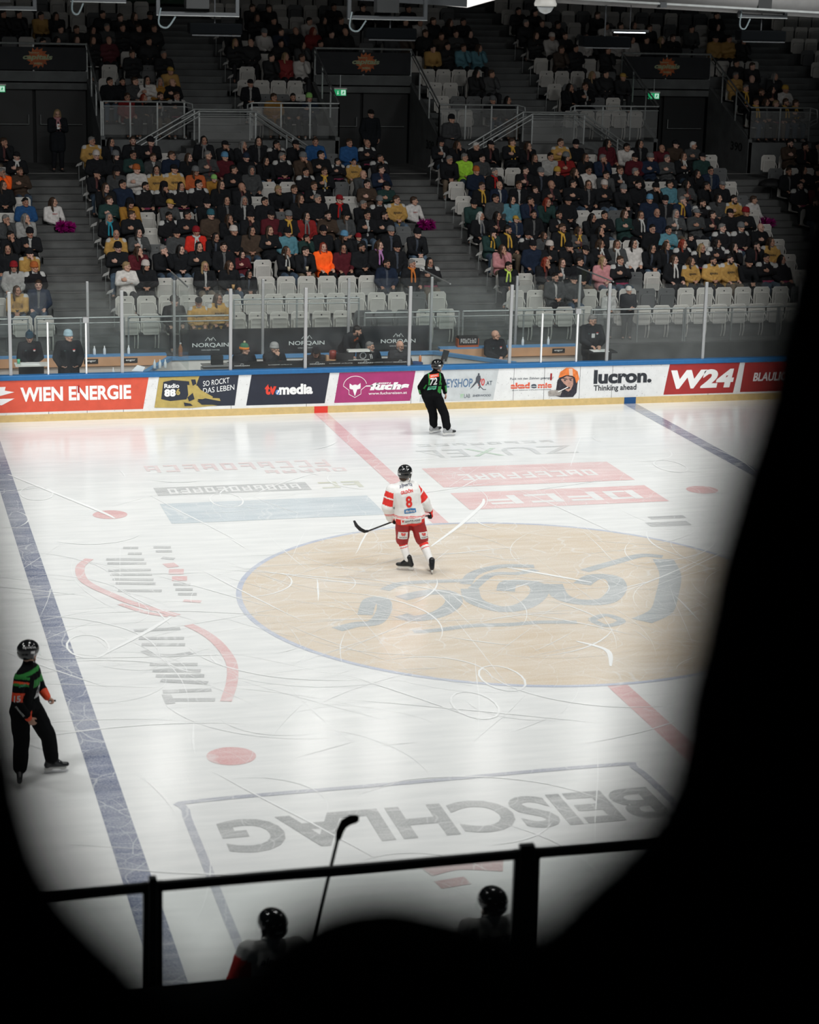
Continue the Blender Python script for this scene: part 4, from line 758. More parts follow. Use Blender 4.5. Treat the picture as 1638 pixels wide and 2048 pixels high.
def lerp(a, b, t): return a+(b-a)*t
class Fig:
    """a posed figure: joints in metres; builds skin and clothes"""
    def __init__(s, **J):
        for k, v in J.items(): setattr(s, k, V(v) if isinstance(v, (tuple, list)) else v)
        s.pel = (s.ha+s.hb)/2+V((0, 0, .03)); s.rv = (s.sb-s.sa).normalized(); s.rh = (s.hb-s.ha).normalized()
        if not hasattr(s, 'H'): s.H = Matrix.Rotation(getattr(s, 'yaw', 0), 3, 'Z') @ Matrix.Rotation(getattr(s, 'roll', 0), 3, 'Y') @ Matrix.Rotation(getattr(s, 'pitch', 0), 3, 'X')
        s.w = getattr(s, 'w', 1.0)
    def torso(s, B, d=0.0, hem=0.0, neckr=.0, w=None):
        w = w or s.w
        chest = lerp(s.neck, s.pel, .30); waist = lerp(s.neck, s.pel, .68)
        for q in (-1, 1):
            B.cap(s.pel+s.rh*q*.085*w, .108*w+d, waist+(s.rv+s.rh).normalized()*q*.062*w, .098*w+d); B.cap(waist+(s.rv+s.rh).normalized()*q*.062*w, .098*w+d, chest+s.rv*q*.078*w, .108*w+d)
            sh = s.sa if q < 0 else s.sb
            B.cap(chest+s.rv*q*.078*w, .100*w+d, sh, .060+d*.8); B.cap(s.neck+V((0, 0, -.01)), .052+neckr, sh, .056+d*.8)
        B.cap(waist, .10*w+d, chest, .11*w+d)
        if hem:
            for q in (-1, 1): B.cap(s.pel+s.rh*q*.085*w, .112*w+d, s.pel+s.rh*q*.08*w+(V((0, 0, -hem)) if hem > 0 else V((0, hem, -.02))), .12*w+d)
    def body(s, name, voxel=.009, hands=True, feet=True, hk=1.0, headm=True):
        B = Blob(); s.torso(B); hb = s.head+s.H @ V((0, .015, -.075))
        B.cap(s.neck, .056, hb, .050); head_parts(B, s.head, s.H)
        for sh, el, wr in ((s.sa, s.ea, s.wa), (s.sb, s.eb, s.wb)): B.cap(sh, .05, el, .041); B.cap(el, .041, wr, .027)
        for h, k, a in ((s.ha, s.ka, s.aa), (s.hb, s.kb, s.ab)):
            if not feet: a = lerp(k, a, .78)
            B.cap(h, .086, k, .056); B.cap(k, .056, lerp(k, a, .4), .054); B.cap(lerp(k, a, .4), .054, a, .037)
        if feet:
            for a, t in ((s.aa, s.ta), (s.ab, s.tb)): B.cap(a, .036, t, .026)
        if hands:
            for wr, el, hd, pn, c, th in ((s.wa, s.ea, getattr(s, 'da', None), getattr(s, 'na', V((0, 0, -1))), getattr(s, 'ca', .45), getattr(s, 'tha', 1)), (s.wb, s.eb, getattr(s, 'db', None), getattr(s, 'nb', V((0, 0, -1))), getattr(s, 'cb', .45), getattr(s, 'thb', -1))):
                hand_parts(B, wr, hd or (wr-el), pn, c, th, hk, .0085 if voxel < .008 else .0095)
        inv = s.H.transposed(); hc = s.head
        def cls(p):
            q = inv @ (p-hc)
            if q.y > -.05 or abs(q.x) > .07 or abs(q.z) > .11: return 0
            ax = abs(q.x)
            if q.y < -.076 and (ax-.031)**2/.000196+(q.z-.010)**2/.00006 < 1: return 3
            if q.y < -.07 and .012 < ax < .052 and .030 < q.z < .043: return 1
            if q.y < -.08 and ax < .026 and -.071 < q.z < -.047: return 2
            return 0
        return B.fuse(name, voxel, [M_skin, M_brow, M_lip, M_eye], smooth=2, cls=cls)
    def jacket(s, name, d=.028, voxel=.018, hem=.10, mats=None, cls=None, cuff=.90, collar=True, wr_=.004, hood=False, sleeve=1.0, w=None):
        B = Blob(); s.torso(B, d, hem, .012, w)
        for sh, el, wr in ((s.sa, s.ea, s.wa), (s.sb, s.eb, s.wb)):
            e = lerp(el, wr, cuff); B.cap(sh, .054*sleeve+d, el, .047*sleeve+d); B.cap(el, .047*sleeve+d, e, .034*sleeve+d*.75)
        if collar:
            up = (s.head-s.neck).normalized(); B.cap(s.neck-up*.02, .066+d*.4, s.neck+up*.035, .064+d*.2)
        if hood: B.cap(s.neck+s.rv*-.07+V((0, .07, .0)), .045, s.neck+s.rv*.07+V((0, .07, .0)), .045)
        return B.fuse(name, voxel, mats or [M_cloth], smooth=2, wrinkle=wr_, cls=cls)
    def trousers(s, name, d=.018, voxel=.018, ank=.9, mats=None, cls=None, wr_=.004, flare=1.0):
        B = Blob()
        for q, h, k, a in ((-1, s.ha, s.ka, s.aa), (1, s.hb, s.kb, s.ab)):
            B.cap(s.pel+s.rh*q*.08, .105+d, h, .092+d); B.cap(h, .094+d, k, .064+d); B.cap(k, .064+d, lerp(k, a, ank), (.048+d)*flare)
        B.cap(s.pel-s.rh*.06, .1+d, s.pel+s.rh*.06, .1+d)
        return B.fuse(name, voxel, mats or [M_cloth], smooth=2, wrinkle=wr_, cls=cls, seed=5)
    def shoes(s, name, voxel=.014, mats=None):
        B = Blob()
        for a, t in ((s.aa, s.ta), (s.ab, s.tb)):
            f = V((t.x-a.x, t.y-a.y, 0)).normalized(); z = min(a.z, t.z)-.008
            heel = V((a.x, a.y, t.z))-f*.045; B.cap(heel, .040, t, .036); B.cap(a, .046, lerp(V((a.x, a.y, t.z)), t, .3), .04)
        return B.fuse(name, voxel, mats or [M_shoe], smooth=1)

# head wear, in head space (face towards -y)
def hw_short(v=.011, big=1):
    B = Blob(); B.ell((0, .022, .038), (.083*big, .096*big, .094*big)); B.ell((0, .052, -.01), (.074, .058, .07)); B.ell((0, -.035, .085), (.06, .045, .034)); return B.fuse('short_hair', v, [M_hair], 1, .004, 30)
def hw_long(v=.012):
    B = Blob(); B.ell((0, .025, .035), (.087, .096, .098)); B.ell((0, .06, -.02), (.082, .055, .09))
    for s in (-1, 1): B.chain([(s*.068, .0, .05), (s*.083, .005, -.04), (s*.088, -.01, -.13), (s*.085, -.035, -.22)], [.03, .028, .03, .022])
    B.chain([(0, .07, 0), (0, .085, -.12), (0, .08, -.2)], [.07, .065, .05]); return B.fuse('long_hair', v, [M_hair], 1, .006, 22)
def hw_beanie():
    m = MB(); m.lathe([(.083, .012), (.096, .014), (.100, .03), (.098, .052), (.094, .056), (.094, .08), (.086, .112), (.066, .14), (.034, .156), (.008, .16)], 24, (0, .012, 0), 1.0, 1.12); return m.mesh('beanie', [M_knit], True)
def hw_pom():
    me = hw_beanie(); B = Blob(); return me
def hw_cap():
    m = MB(); m.lathe([(.078, .02), (.088, .022), (.090, .05), (.084, .085), (.062, .115), (.03, .13), (.006, .133)], 24, (0, .012, 0), 1.0, 1.12)
    pts = [(.07*math.cos(t), -.075-.085*math.sin(t)) for t in [math.pi*i/12 for i in range(13)]]; m.prism(pts, .030, .038, 'z'); return m.mesh('cap', [M_cloth], True)
def hw_hood():
    B = Blob(); B.ell((0, .035, .03), (.102, .105, .115)); B.ell((0, .04, -.05), (.1, .09, .1)); B.chain([(-.085, -.03, .05), (-.09, -.035, -.04), (-.05, -.06, -.12), (.05, -.06, -.12), (.09, -.035, -.04), (.085, -.03, .05), (.05, -.04, .115), (-.05, -.04, .115), (-.085, -.03, .05)], [.022]*9); return B.fuse('hood', .012, [M_cloth], 1)
HW = {'short': hw_short(), 'long': hw_long(), 'beanie': hw_beanie(), 'cap': hw_cap(), 'hood': hw_hood()}
def hw_beard():
    B = Blob(); B.chain([(-.066, -.02, -.03), (-.06, -.035, -.075), (-.03, -.078, -.105), (.03, -.078, -.105), (.06, -.035, -.075), (.066, -.02, -.03)], [.016, .02, .022, .022, .02, .016]); B.cap((-.022, -.094, -.040), .007, (.022, -.094, -.040), .007); return B.fuse('beard', .008, [M_hair], 1)
def hw_glasses():
    m = MB()
    for s in (-1, 1): m.tube([(s*.033+.021*math.cos(t*.5236), -.099, .010+.016*math.sin(t*.5236)) for t in range(12)], .0022, 5, closed=True); m.tube([(s*.054, -.098, .014), (s*.083, -.0, .012)], .002, 5)
    m.tube([(-.012, -.1, .012), (.012, -.1, .012)], .0022, 5); return m.mesh('glasses', [mat('spectacle_frame', (.01, .01, .01), .3)], True)
HW['beard'] = hw_beard(); HW['glasses'] = hw_glasses()
def scarf_mesh(F, name='scarf'):
    B = Blob(); c = F.neck+V((0, -.01, .015)); n = 10
    ring = [c+V((.082*math.cos(2*math.pi*i/n), .078*math.sin(2*math.pi*i/n)-.008, .012*math.cos(4*math.pi*i/n))) for i in range(n+1)]
    B.chain(ring, [.03]*(n+1)); ch = lerp(F.neck, F.pel, .3); fw = (F.rv.cross(V((0, 0, 1)))).normalized(); fw = fw if fw.y < 0 else -fw
    for s in (-1, 1): B.chain([c+fw*.085+F.rv*s*.02+V((0, 0, -.02)), ch+fw*.16+F.rv*s*.045, lerp(F.neck, F.pel, .62)+fw*.165+F.rv*s*.05], [.026, .024, .026])
    return B.fuse(name, .014, [M_knit], 1, .004, 30)

# ---------------------------------------------------------------- seated and standing figures used in the stands
def seated(kind, yaw):
    J = dict(ha=(-.09, -.02, .5), hb=(.09, -.02, .5), ka=(-.13, -.43, .5), kb=(.13, -.43, .5), aa=(-.13, -.40, .10), ab=(.13, -.40, .10), ta=(-.15, -.53, .042), tb=(.15, -.53, .042),
             sa=(-.185, .03, .975), sb=(.185, .03, .975), neck=(0, .025, 1.03), head=(0, -.015, 1.155), yaw=yaw, pitch=.05)
    if kind == 'lap': J.update(ea=(-.245, -.05, .73), eb=(.245, -.05, .73), wa=(-.07, -.25, .665), wb=(.07, -.25, .665), da=(.8, -.6, -.1), db=(-.8, -.6, -.1))
    if kind == 'crossed': J.update(ea=(-.235, -.09, .76), eb=(.235, -.09, .76), wa=(.03, -.21, .80), wb=(-.03, -.23, .86), da=(1, .05, .1), db=(-1, .05, .1), na=(0, 1, 0), nb=(0, 1, 0))
    if kind == 'chin': J.update(sa=(-.185, -.05, .955), sb=(.185, -.05, .955), neck=(0, -.06, 1.01), head=(0, -.12, 1.12), ea=(-.2, -.20, .70), eb=(.16, -.27, .74), wa=(.0, -.30, .68), wb=(.06, -.24, .97), da=(1, 0, -.1), db=(-.3, .1, 1), nb=(-.5, .8, 0), cb=.9)
    if kind == 'knees': J.update(sa=(-.185, -.14, .92), sb=(.185, -.14, .92), neck=(0, -.15, .97), head=(0, -.22, 1.08), pitch=.12, ea=(-.2, -.33, .64), eb=(.2, -.33, .64), wa=(-.05, -.52, .60), wb=(.05, -.52, .60), da=(.7, -.6, -.2), db=(-.7, -.6, -.2))
    if kind == 'apart': J.update(ea=(-.25, -.03, .72), eb=(.25, -.03, .72), wa=(-.16, -.28, .62), wb=(.14, -.29, .64), da=(.15, -1, -.15), db=(-.15, -1, -.2))
    return Fig(**J)
def jersey_cls(F, rad=.10):
    def cls(p):
        for s in (F.sa, F.sb):
            if (p-s).length < rad and p.z > s.z-.035 and abs(p.x) > .09: return 1
        if F.pel.z+.04 < p.z < F.pel.z+.085 and abs(p.x) < .17: return 2
        if abs(p.x) < .06 and p.z > F.neck.z-.01 and p.y < F.neck.y-.03: return 1
        return 0
    return cls
POSES = [('lap', .75), ('crossed', .4), ('chin', .85), ('knees', .65), ('apart', .05), ('lap', .3), ('crossed', .95), ('apart', .7)]
PROTO = []
for i, (kd, yw) in enumerate(POSES):
    F = seated(kd, yw); d = {'F': F, 'kind': kd}
    d['body'] = F.body('skin_%d' % i, .0105); d['jacket'] = F.jacket('jacket_%d' % i, hem=-.12 if kd != 'knees' else -.06, hood=i % 2 == 0)
    d['jerseyY'] = F.jacket('jersey_gold_%d' % i, hem=-.10, cls=jersey_cls(F, .088), mats=[M_cloth, M_patchw, M_jblack], d=.032)
    d['jerseyJ'] = F.jacket('jersey_black_%d' % i, hem=-.10, cls=jersey_cls(F), mats=[M_cloth, M_patchw, M_jpink], d=.032)
    def opn(p, F=F):
        t = (F.neck.z-p.z)/(F.neck.z-F.pel.z)
        return 1 if -.1 < t < .8 and abs(p.x) < .018+.035*max(0, .6-t) and p.y < lerp(F.neck, F.pel, max(0, min(1, t))).y-.05 else 0
    d['jacketO'] = F.jacket('open_jacket_%d' % i, hem=-.12 if kd != 'knees' else -.06, mats=[M_cloth, mat('shirt_%d' % (i % 4), ((.10, .10, .10), (.34, .34, .33), (.10, .03, .03), (.04, .05, .07))[i % 4], .8)], cls=opn)
    d['trousers'] = F.trousers('trousers_%d' % i); d['shoes'] = F.shoes('shoes_%d' % i); d['scarf'] = scarf_mesh(F)
    # chest lettering laid on the jersey
    bv = BVHTree.FromPolygons([v.co for v in d['jerseyY'].vertices], [p.vertices for p in d['jerseyY'].polygons]); vs, fs = text_geo('spusu', .02)
    c = lerp(F.neck, F.pel, .42); up = (F.neck-F.pel).normalized(); out = []
    for u, v_, _ in vs:
        q = c+F.rv*((u-.5)*.22)+up*((v_-.5)*.075)+V((0, -.5, 0)); hit = bv.ray_cast(q, V((0, 1, 0)), 1)
        out.append((hit[0]+V((0, -.006, 0))) if hit[0] else q+V((0, .4, 0)))
    m_ = MB(); m_.add(out, fs); d['text'] = m_.mesh('lettering', [M_jblack]); d['textok'] = kd in ('lap', 'apart')
    PROTO.append(d)

COL = {'k': ((.012, .013, .015), 'black jacket'), 'n': ((.014, .022, .042), 'navy jacket'), 'g': ((.055, .058, .06), 'dark grey jacket'), 'l': ((.32, .32, .31), 'light grey jacket'), 'w': ((.50, .48, .46), 'white top'),
       'b': ((.055, .038, .028), 'brown jacket'), 'o': ((.42, .10, .035), 'orange jumper'), 'O': ((1.0, .13, .02), 'bright orange jacket'), 'r': ((.22, .02, .02), 'red jacket'), 'R': ((.55, .03, .02), 'bright red jacket'), 'm': ((.085, .014, .02), 'maroon jacket'),
       'Y': ((.42, .25, .075), 'gold jersey'), 'J': ((.014, .014, .016), 'black jersey'), 't': ((.09, .22, .27), 'light blue jacket'), 'u': ((.02, .07, .18), 'blue jacket'), 'e': ((.02, .045, .042), 'dark green jacket'),
       'h': ((.33, .62, .05), 'lime green jacket'), 'p': ((.48, .22, .23), 'pink jacket'), 'q': ((.30, .15, .03), 'mustard top')}
HAIR = {'k': ((.010, .008, .007), 'dark'), 'b': ((.045, .026, .016), 'brown'), 'g': ((.16, .155, .15), 'grey'), 'w': ((.5, .49, .47), 'white'), 'y': ((.26, .18, .09), 'fair'), 'r': ((.20, .03, .015), 'red')}
HATC = {'k': ((.012, .012, .014), 'black'), 'g': ((.14, .145, .15), 'grey'), 'w': ((.48, .43, .40), 'cream'), 'n': ((.02, .03, .05), 'navy'), 't': ((.03, .10, .13), 'teal'), 'r': ((.22, .015, .02), 'red'), 'o': ((.35, .10, .03), 'orange'), 'u': ((.10, .24, .38), 'blue'), 'h': ((.25, .5, .15), 'green'), 'y': ((.42, .26, .05), 'yellow')}
SCF = {'Y': ((.55, .33, .06), 'gold'), 'W': ((.5, .5, .48), 'white'), 'G': ((.16, .16, .16), 'grey'), 'R': ((.4, .02, .02), 'red'), 'T': ((.03, .25, .33), 'teal'), 'P': ((.42, .2, .42), 'lilac'), 'O': ((.5, .16, .04), 'orange'), 'H': ((.6, .8, .15), 'neon yellow')}
ORD = ['', 'first', 'second', 'third', 'fourth', 'fifth', 'sixth', 'seventh', 'eighth', 'ninth', 'tenth', '11th', '12th', '13th', '14th', '15th', '16th', '17th', '18th', '19th']
BLK = {'L': ['lower left block', 'lower centre block', 'lower right block', 'lower corner block'], 'U': ['upper left block', 'upper centre block', 'upper right block', 'upper corner block']}
CROWD = """@L-1 1;-2.77 k Bk;-2.19 Y Ck;-1.73 Y Lb
@L0 0;-6.33 Y Lb;-5.84 n hb
@L0 2;6.93 g hk;7.42 g Bk
@L1 0;-6.34 l Br;-5.86 J Bo
@L1 1;-3.67 w hy;-3.21 k Bw;-1.77 k Ly;-1.17 k Lb;-0.71 k Lk c;2.78 n hk;3.43 k hg sO;3.89 J Lk
@L1 2;5.92 k hk sH;6.93 k Lr;7.39 k Lb;7.85 k hk;8.49 p Ly;8.95 J hb;10.44 k Lb sW;10.90 Y Lb;11.51 Y hk;11.97 Y hk;12.43 k Bk;13.00 J hk;13.46 J Lk
@L2 0;-6.41 k Lk;-5.91 Y Bk
@L2 1;-3.77 k Bk;-3.30 m Lb;-2.70 k hg;-2.24 k Lk;-1.78 k Lk;-1.17 k hk;-0.71 m Lk c;0.37 k Lb sW;0.83 k hk;1.34 O Lr;1.86 m Lk;2.32 k hk;2.78 k Lb sP;3.24 k Bk
@L2 2;6.02 p Lb;6.85 n Bk;7.31 k Bw;7.77 k Bk;8.23 k Ck;8.69 k Lb sW;9.15 g Lb sW;9.61 w Lk;10.07 k Lk;10.53 k Lb;10.99 J Lr;11.45 J Ly;11.94 J Lk;12.40 J Lk;13.03 k hk;13.49 Y Lb
@L3 0;-6.27 k hk;-5.81 k Bk
@L3 1;-3.71 Y bd;-3.16 g Lk;-2.22 g Bk;-1.72 R Br sW;-1.24 k Lk;-0.78 k Bw;-0.32 b Lk;0.14 k Lb;0.60 t Bk;1.06 e hk c;1.52 k Bk;1.98 k Bu;2.44 k Br c;3.29 k Bg;3.93 k Bk
@L3 2;5.95 e Bk sY;6.42 k hk sY;6.96 J Bk c;7.42 g Lb c;7.91 k hb sY;8.37 g Lb sY;8.94 k Lk;10.43 k hk;10.89 t hk;11.44 k hk c;12.42 J hg;12.96 J Bg;13.53 k bd
@L4 0;-6.32 g hg;-5.86 l Lg
@L4 1;-3.78 k Lg sT;-3.22 k hb;-2.28 J hk;-1.82 k hk;-1.22 b Bt;-0.76 k Lb;-0.21 k Bk;0.33 m Ck;0.79 k Bg sY;1.25 r Lk sG;1.82 b hk;2.28 g Bk;2.86 k hk;3.32 k hk
@L4 2;5.92 k Lw sG;6.38 k Lk;6.89 n Cy c;7.38 k hk;8.08 k hk;8.91 k Lk;9.37 k hk;9.94 e Lb;10.40 k Lb sW;10.86 n bd;11.41 g Lg;12.00 g Cg;12.46 k hk;12.98 k Ck;13.44 k Br
@L5 0;-5.77 u hk
@L5 1;-3.68 e hb;-3.22 q Bk;-2.21 g Cy;-1.23 k Bk;-0.67 k Lk;-0.21 k Lg;0.33 k hk;1.26 k Lb;1.72 k hg;2.31 k Cr sR;2.88 k hg;3.38 J Bg;3.84 Y hb
@L5 2;5.92 e Bk;6.56 g hk;7.02 t Lk;7.48 n hk;7.94 e Lr;8.60 k Bk;10.95 n Bu;11.41 k Bk;11.87 n hg sY;12.43 J hk;12.96 g Lk;13.42 Y hk
@L5 3;15.77 k hb
@L6 0;-6.25 k Lb
@L6 1;-3.69 k Lb;-3.23 n hk;-2.64 J hk;-2.18 J Bk;-1.72 J Lk;-1.26 J hk;-0.67 k Lb;-0.16 k bd;0.79 k hy;1.25 k hb;1.80 k hb;3.24 b hk;3.77 e Ck
@L6 2;6.42 k hb sY;6.91 n bd;7.47 k hb;7.93 k hb c;8.39 k bd;9.00 k hk;9.46 k Lb;9.92 k Bw;10.38 k Bg;10.91 k hk;11.37 k Bk;11.83 t hk;12.33 g Lk;12.86 k hk;13.40 k Cg
@L6 3;15.77 J hk;16.23 m Lk
@L7 0;-6.69 J hk;-6.23 O hg;-5.77 b hb
@L7 1;-3.83 k Ck;-3.28 g Bk;-2.76 w Bo;-2.24 Y Lk;-1.78 Y Ck;-1.21 o Bg;-0.75 q Bh c;-0.20 k hk;0.28 g Hg;1.75 J hk;2.26 k hb sY;3.24 g bd;3.81 n hk
@L7 2;6.49 n Bo;7.02 k hg sR;7.89 k hk;8.35 k Bg;8.82 k By;9.28 k Lb;9.74 w hk;10.20 g hk;10.66 k hb;11.12 k hg;12.86 k Lk;13.38 n hk
@L7 3;15.77 k hb;16.23 k Lk;16.69 k hk
@L8 0;-5.77 k Ck sW
@L8 1;-3.71 k Bw;-3.20 k Bg;-2.74 e hk;-2.21 g hb;-1.72 n hb;-1.26 k Lb;-0.75 g hg;-0.29 m Bu;0.29 k Bn;0.76 k Lk;1.27 J hg;1.80 b Bg;2.34 k hk;2.80 J hk c;3.26 Y hk c;3.93 J hk
@L8 2;5.92 k hg;6.39 h hg;6.89 g hk;8.43 k Lb;8.89 l hk;9.35 r Bg;9.93 k Lb;10.39 n hg;11.40 m Ck;11.86 n Bg;12.37 g hg;12.86 k Lb sW;13.44 e Ck
@L9 0;-6.04 k hb
@L9 1;-3.73 Y hg;-3.22 k Lk;-2.64 k hb;-2.16 k Bk;-0.72 k Lk sG;-0.18 k Ck;0.32 k Lg;0.78 k Lk;1.25 J hk;1.80 k Ck;2.36 u hb;3.31 u hb;3.82 J bd
@L9 2;5.92 k Bk;6.38 k Lb;6.89 k hw;7.35 k Ck;8.00 k hb sY;8.46 k Lb;9.45 Y hb;9.91 k Bk;10.86 m Lk;11.38 w hk;11.84 k Lk;12.46 m bd;12.93 b Ck;13.48 g hw
@L9 3;16.50 b hk;16.96 k hk;17.42 k hk
@U0 1;-2.45 r hb;-1.99 k Lr;-1.53 k hb;-1.07 J hb
@U0 2;1.69 q hb;2.24 k hk;2.71 n Bh
@U0 3;8.17 k Bg;8.63 k Lk
@U0 5;16.47 k hb sY;16.80 k Lb;17.13 J hy;17.45 k hb sY;17.78 k hb sY
@U1 1;-2.83 k hk;-2.48 k hk;-2.13 g hb;-1.78 w Lk;-1.42 q Lg;-1.07 k bd
@U1 2;1.17 k Ck
@U1 4;10.77 k Lk;11.29 k hb
@U1 5;16.47 k hg sY;16.91 k hb;17.34 k Lk;17.78 w By
@U2 1;-1.07 Y Cy
@U2 3;8.09 k Lk;8.55 g hb
@U2 4;11.76 k Ly;12.22 k hk;12.68 k Cy
@U2 5;16.47 Y hg;16.93 J bd;17.78 k Lg sG
@U3 1;-1.98 k hb;-1.07 k hg
@U3 2;2.06 k hk;2.52 r Ly;2.98 w hb
@U3 5;16.82 k hk;17.28 k hb
@U4 0;-4.50 k hk;-4.04 k Lk;-3.47 k Lb;-3.01 k Lb;-2.55 m bd;-1.39 k hk sW
@U4 1;1.17 k Ly;1.63 k bd;2.54 k hk;3.17 g Lk;3.74 g hk;7.17 Y hk;7.68 k hk;8.16 t hb;8.63 t Lb
@U4 2;11.27 b hb;11.79 k hk;12.81 k hb
@U5 0;-3.88 g hk;-3.42 k hb;-2.96 k Lk;-2.50 g hg;-2.04 k hb;-1.58 k hb;-1.12 k hb
@U5 1;1.18 k Lk;2.11 w Bg;2.69 n hb;3.15 k bd;3.70 r Lr;4.22 k hk;4.68 k bd sW;6.07 g hk;6.57 b Bo;7.20 k hb;7.66 b hb;8.17 g hb sW;8.63 k Lk
@U5 2;10.76 k Lb;11.22 w Bw;11.71 k hb;12.37 w hk;12.84 k hk;13.39 w hb;13.85 w Lk;14.35 k hk;14.81 k Ly;15.31 k hb;16.75 Y Ck;17.22 Y hk;17.68 k hk
@U6 0;-5.46 k hk;-5.00 k hk;-4.39 Y hk;-3.90 k Lk;-2.53 k hk;-2.04 k hb sW;-1.58 k Lb;-1.12 k Ck
@U6 1;2.13 k Lb;2.59 k hk sW;3.67 w hk;4.17 k Lk;4.69 k hb;6.74 k hb;7.20 w hk;7.66 k hb;8.17 k Lb;8.63 k hk
@U6 2;10.68 k hg;11.21 k hb;11.68 k hk;13.29 w hk;13.78 k hk;14.29 k Lk;14.75 k hb;16.19 g hk;17.14 k Lk
@U7 1;2.10 k hb;2.60 k hb;4.69 J hk;5.61 k hk;6.26 k hk;7.07 k hk sW
@U7 2;10.68 k hk;11.17 k hk;13.24 k hb;17.44 k hk"""
rows = []; cur = None
for ln in CROWD.strip().split('\n'):
    for tok in ln.split(';'):
        if tok.startswith('@'):
            a, b = tok[1:].split(); cur = (a[0], int(a[1:]), int(b)); rows.append((cur, []))
        else: q = tok.split(); rows[-1][1].append((float(q[0]), q[1:]))
def describe(code):
    top, hd = code[0], code[1]; sc = [c for c in code[2:] if c.startswith('s')]; kid = 'c' in code[2:]; who = 'child' if kid else 'person'; t = COL[top][1]
    if sc: return '%s in %s, %s scarf' % (who, t, SCF[sc[0][1]][1])
    if hd[0] == 'B' and hd != 'bd': return '%s in %s, %s beanie' % (who, t, HATC[hd[1]][1])
    if hd[0] == 'C': return '%s in %s, %s cap' % (who, t, HATC[hd[1]][1])
    if hd[0] == 'H': return '%s in %s, hood up' % (who, t)
    if hd == 'bd': return 'bald %s in %s' % (who, t)
    h = HAIR[hd[1]][1]+'-haired'; return ('long-' if hd[0] == 'L' else '')+h+' %s in %s' % (who, t)
rc = random.Random(11)
def head_obj(P, code, root, sc=1):
    hd = code[1]; F = P['F']; M = Matrix.Translation(F.head) @ F.H.to_4x4()
    def put(name, key, c):
        o = bpy.data.objects.new(name, HW[key]); col.objects.link(o); o.parent = root; o.matrix_local = M; o.color = (*c, 1); return o
    if hd == 'bd': return
    if hd[0] == 'B':
        put('beanie', 'beanie', HATC[hd[1]][0])
        if rc.random() < .3: put('hair', 'long', HAIR[rc.choice('kb')][0])
    elif hd[0] == 'C': put('cap', 'cap', HATC[hd[1]][0]); put('hair', 'short', HAIR['k'][0]).scale = (.96, .98, .9)
    elif hd[0] == 'H': put('hood', 'hood', COL['g'][0])
    else:
        c = HAIR[hd[1]][0]; put('hair', 'long' if hd[0] == 'L' else 'short', c)
        if hd[0] == 'h' and rc.random() < .28: put('beard', 'beard', c)
    if rc.random() < .2: o = bpy.data.objects.new('glasses', HW['glasses']); col.objects.link(o); o.parent = root; o.matrix_local = M
def jit(c, a=.12):
    k = 1+rc.uniform(-a, a); return tuple(v*k for v in c)
SKINS = [(.50, .29, .21), (.44, .24, .165), (.40, .215, .15), (.53, .32, .25), (.36, .19, .13)]
def spectator(code, x, y, z, label, group):
    kid = 'c' in code[2:]; k = (.80 if kid else 1)*rc.uniform(.96, 1.03); P = rc.choice(PROTO); top = code[0]
    r = bpy.data.objects.new('spectator', P['body']); col.objects.link(r); r.color = (*rc.choice(SKINS), 1)
    r.location = (x, y, z+(.43*(1-k) if kid else .0)); r.scale = (k, k, k); r.rotation_euler = (0, 0, rc.uniform(-.12, .22)); tag(r, label, 'spectator', group)
    def ch(name, me, c):
        o = bpy.data.objects.new(name, me); col.objects.link(o); o.parent = r; o.color = (*c, 1); return o
    jk = P['jerseyY'] if top == 'Y' else P['jerseyJ'] if top == 'J' else P['jacketO'] if top in 'kng' and rc.random() < .4 else P['jacket']
    j = ch('jersey' if top in 'YJ' else 'jacket', jk, jit(COL[top][0]))
    if top == 'Y' and P['textok']: o = bpy.data.objects.new('lettering', P['text']); col.objects.link(o); o.parent = j
    ch('trousers', P['trousers'], rc.choice([(.012, .013, .016), (.02, .022, .026), (.09, .13, .18), (.05, .075, .11), (.012, .013, .016), (.14, .11, .08)])); ch('shoes', P['shoes'], rc.choice([(.02, .02, .02), (.35, .35, .34), (.03, .03, .03)]))
    head_obj(P, code, r)
    for c in code[2:]:
        if c[0] == 's': ch('scarf', P['scarf'], SCF[c[1]][0])
    return r

# ---------------------------------------------------------------- seats
def seat_meshes():
    def rr(x0, x1, z0, z1, r, y0, y1, mb):
        pts = []
        for cx, cz, a0 in ((x1-r, z1-r, 0), (x0+r, z1-r, 90), (x0+r*.4, z0+r*.4, 180), (x1-r*.4, z0+r*.4, 270)):
            rr_ = r if a0 < 180 else r*.4
            pts += [(cx+rr_*math.cos(math.radians(a0+t)), cz+rr_*math.sin(math.radians(a0+t))) for t in (0, 30, 60, 90)]
        mb.prism(pts, y0, y1)
    b = MB(); rr(-.212, .212, .40, .83, .06, .10, .125, b); b.prism([(.02*math.cos(t*.785), .755+.02*math.sin(t*.785)) for t in range(8)], .096, .10, mi=1)
    b.tube([(-.215, .11, .42), (-.215, .108, .78), (-.17, .108, .835), (.17, .108, .835), (.215, .108, .78), (.215, .11, .42)], .011, 6, mi=2)
    p = MB(); rr(-.165, .185, .36, .69, .04, .055, .088, p)
    p.tube([(-.165, .06, .38), (-.165, .055, .65), (-.13, .055, .692), (.15, .055, .692), (.185, .055, .65), (.185, .06, .38)], .010, 6, mi=1)
    f = MB(); f.tube([(.225, .10, .62), (.228, .0, .52), (.225, .05, .42), (.225, .11, .40)], .013, 6); f.tube([(.2, .13, .45), (.2, .11, .18), (.2, .17, .02)], .016, 6); f.tube([(.12, .13, .42), (.12, .11, .20), (.12, .17, .02)], .012, 6)
    return b, p, f
sb_, sp_, sf_ = seat_meshes()
SEAT = {}
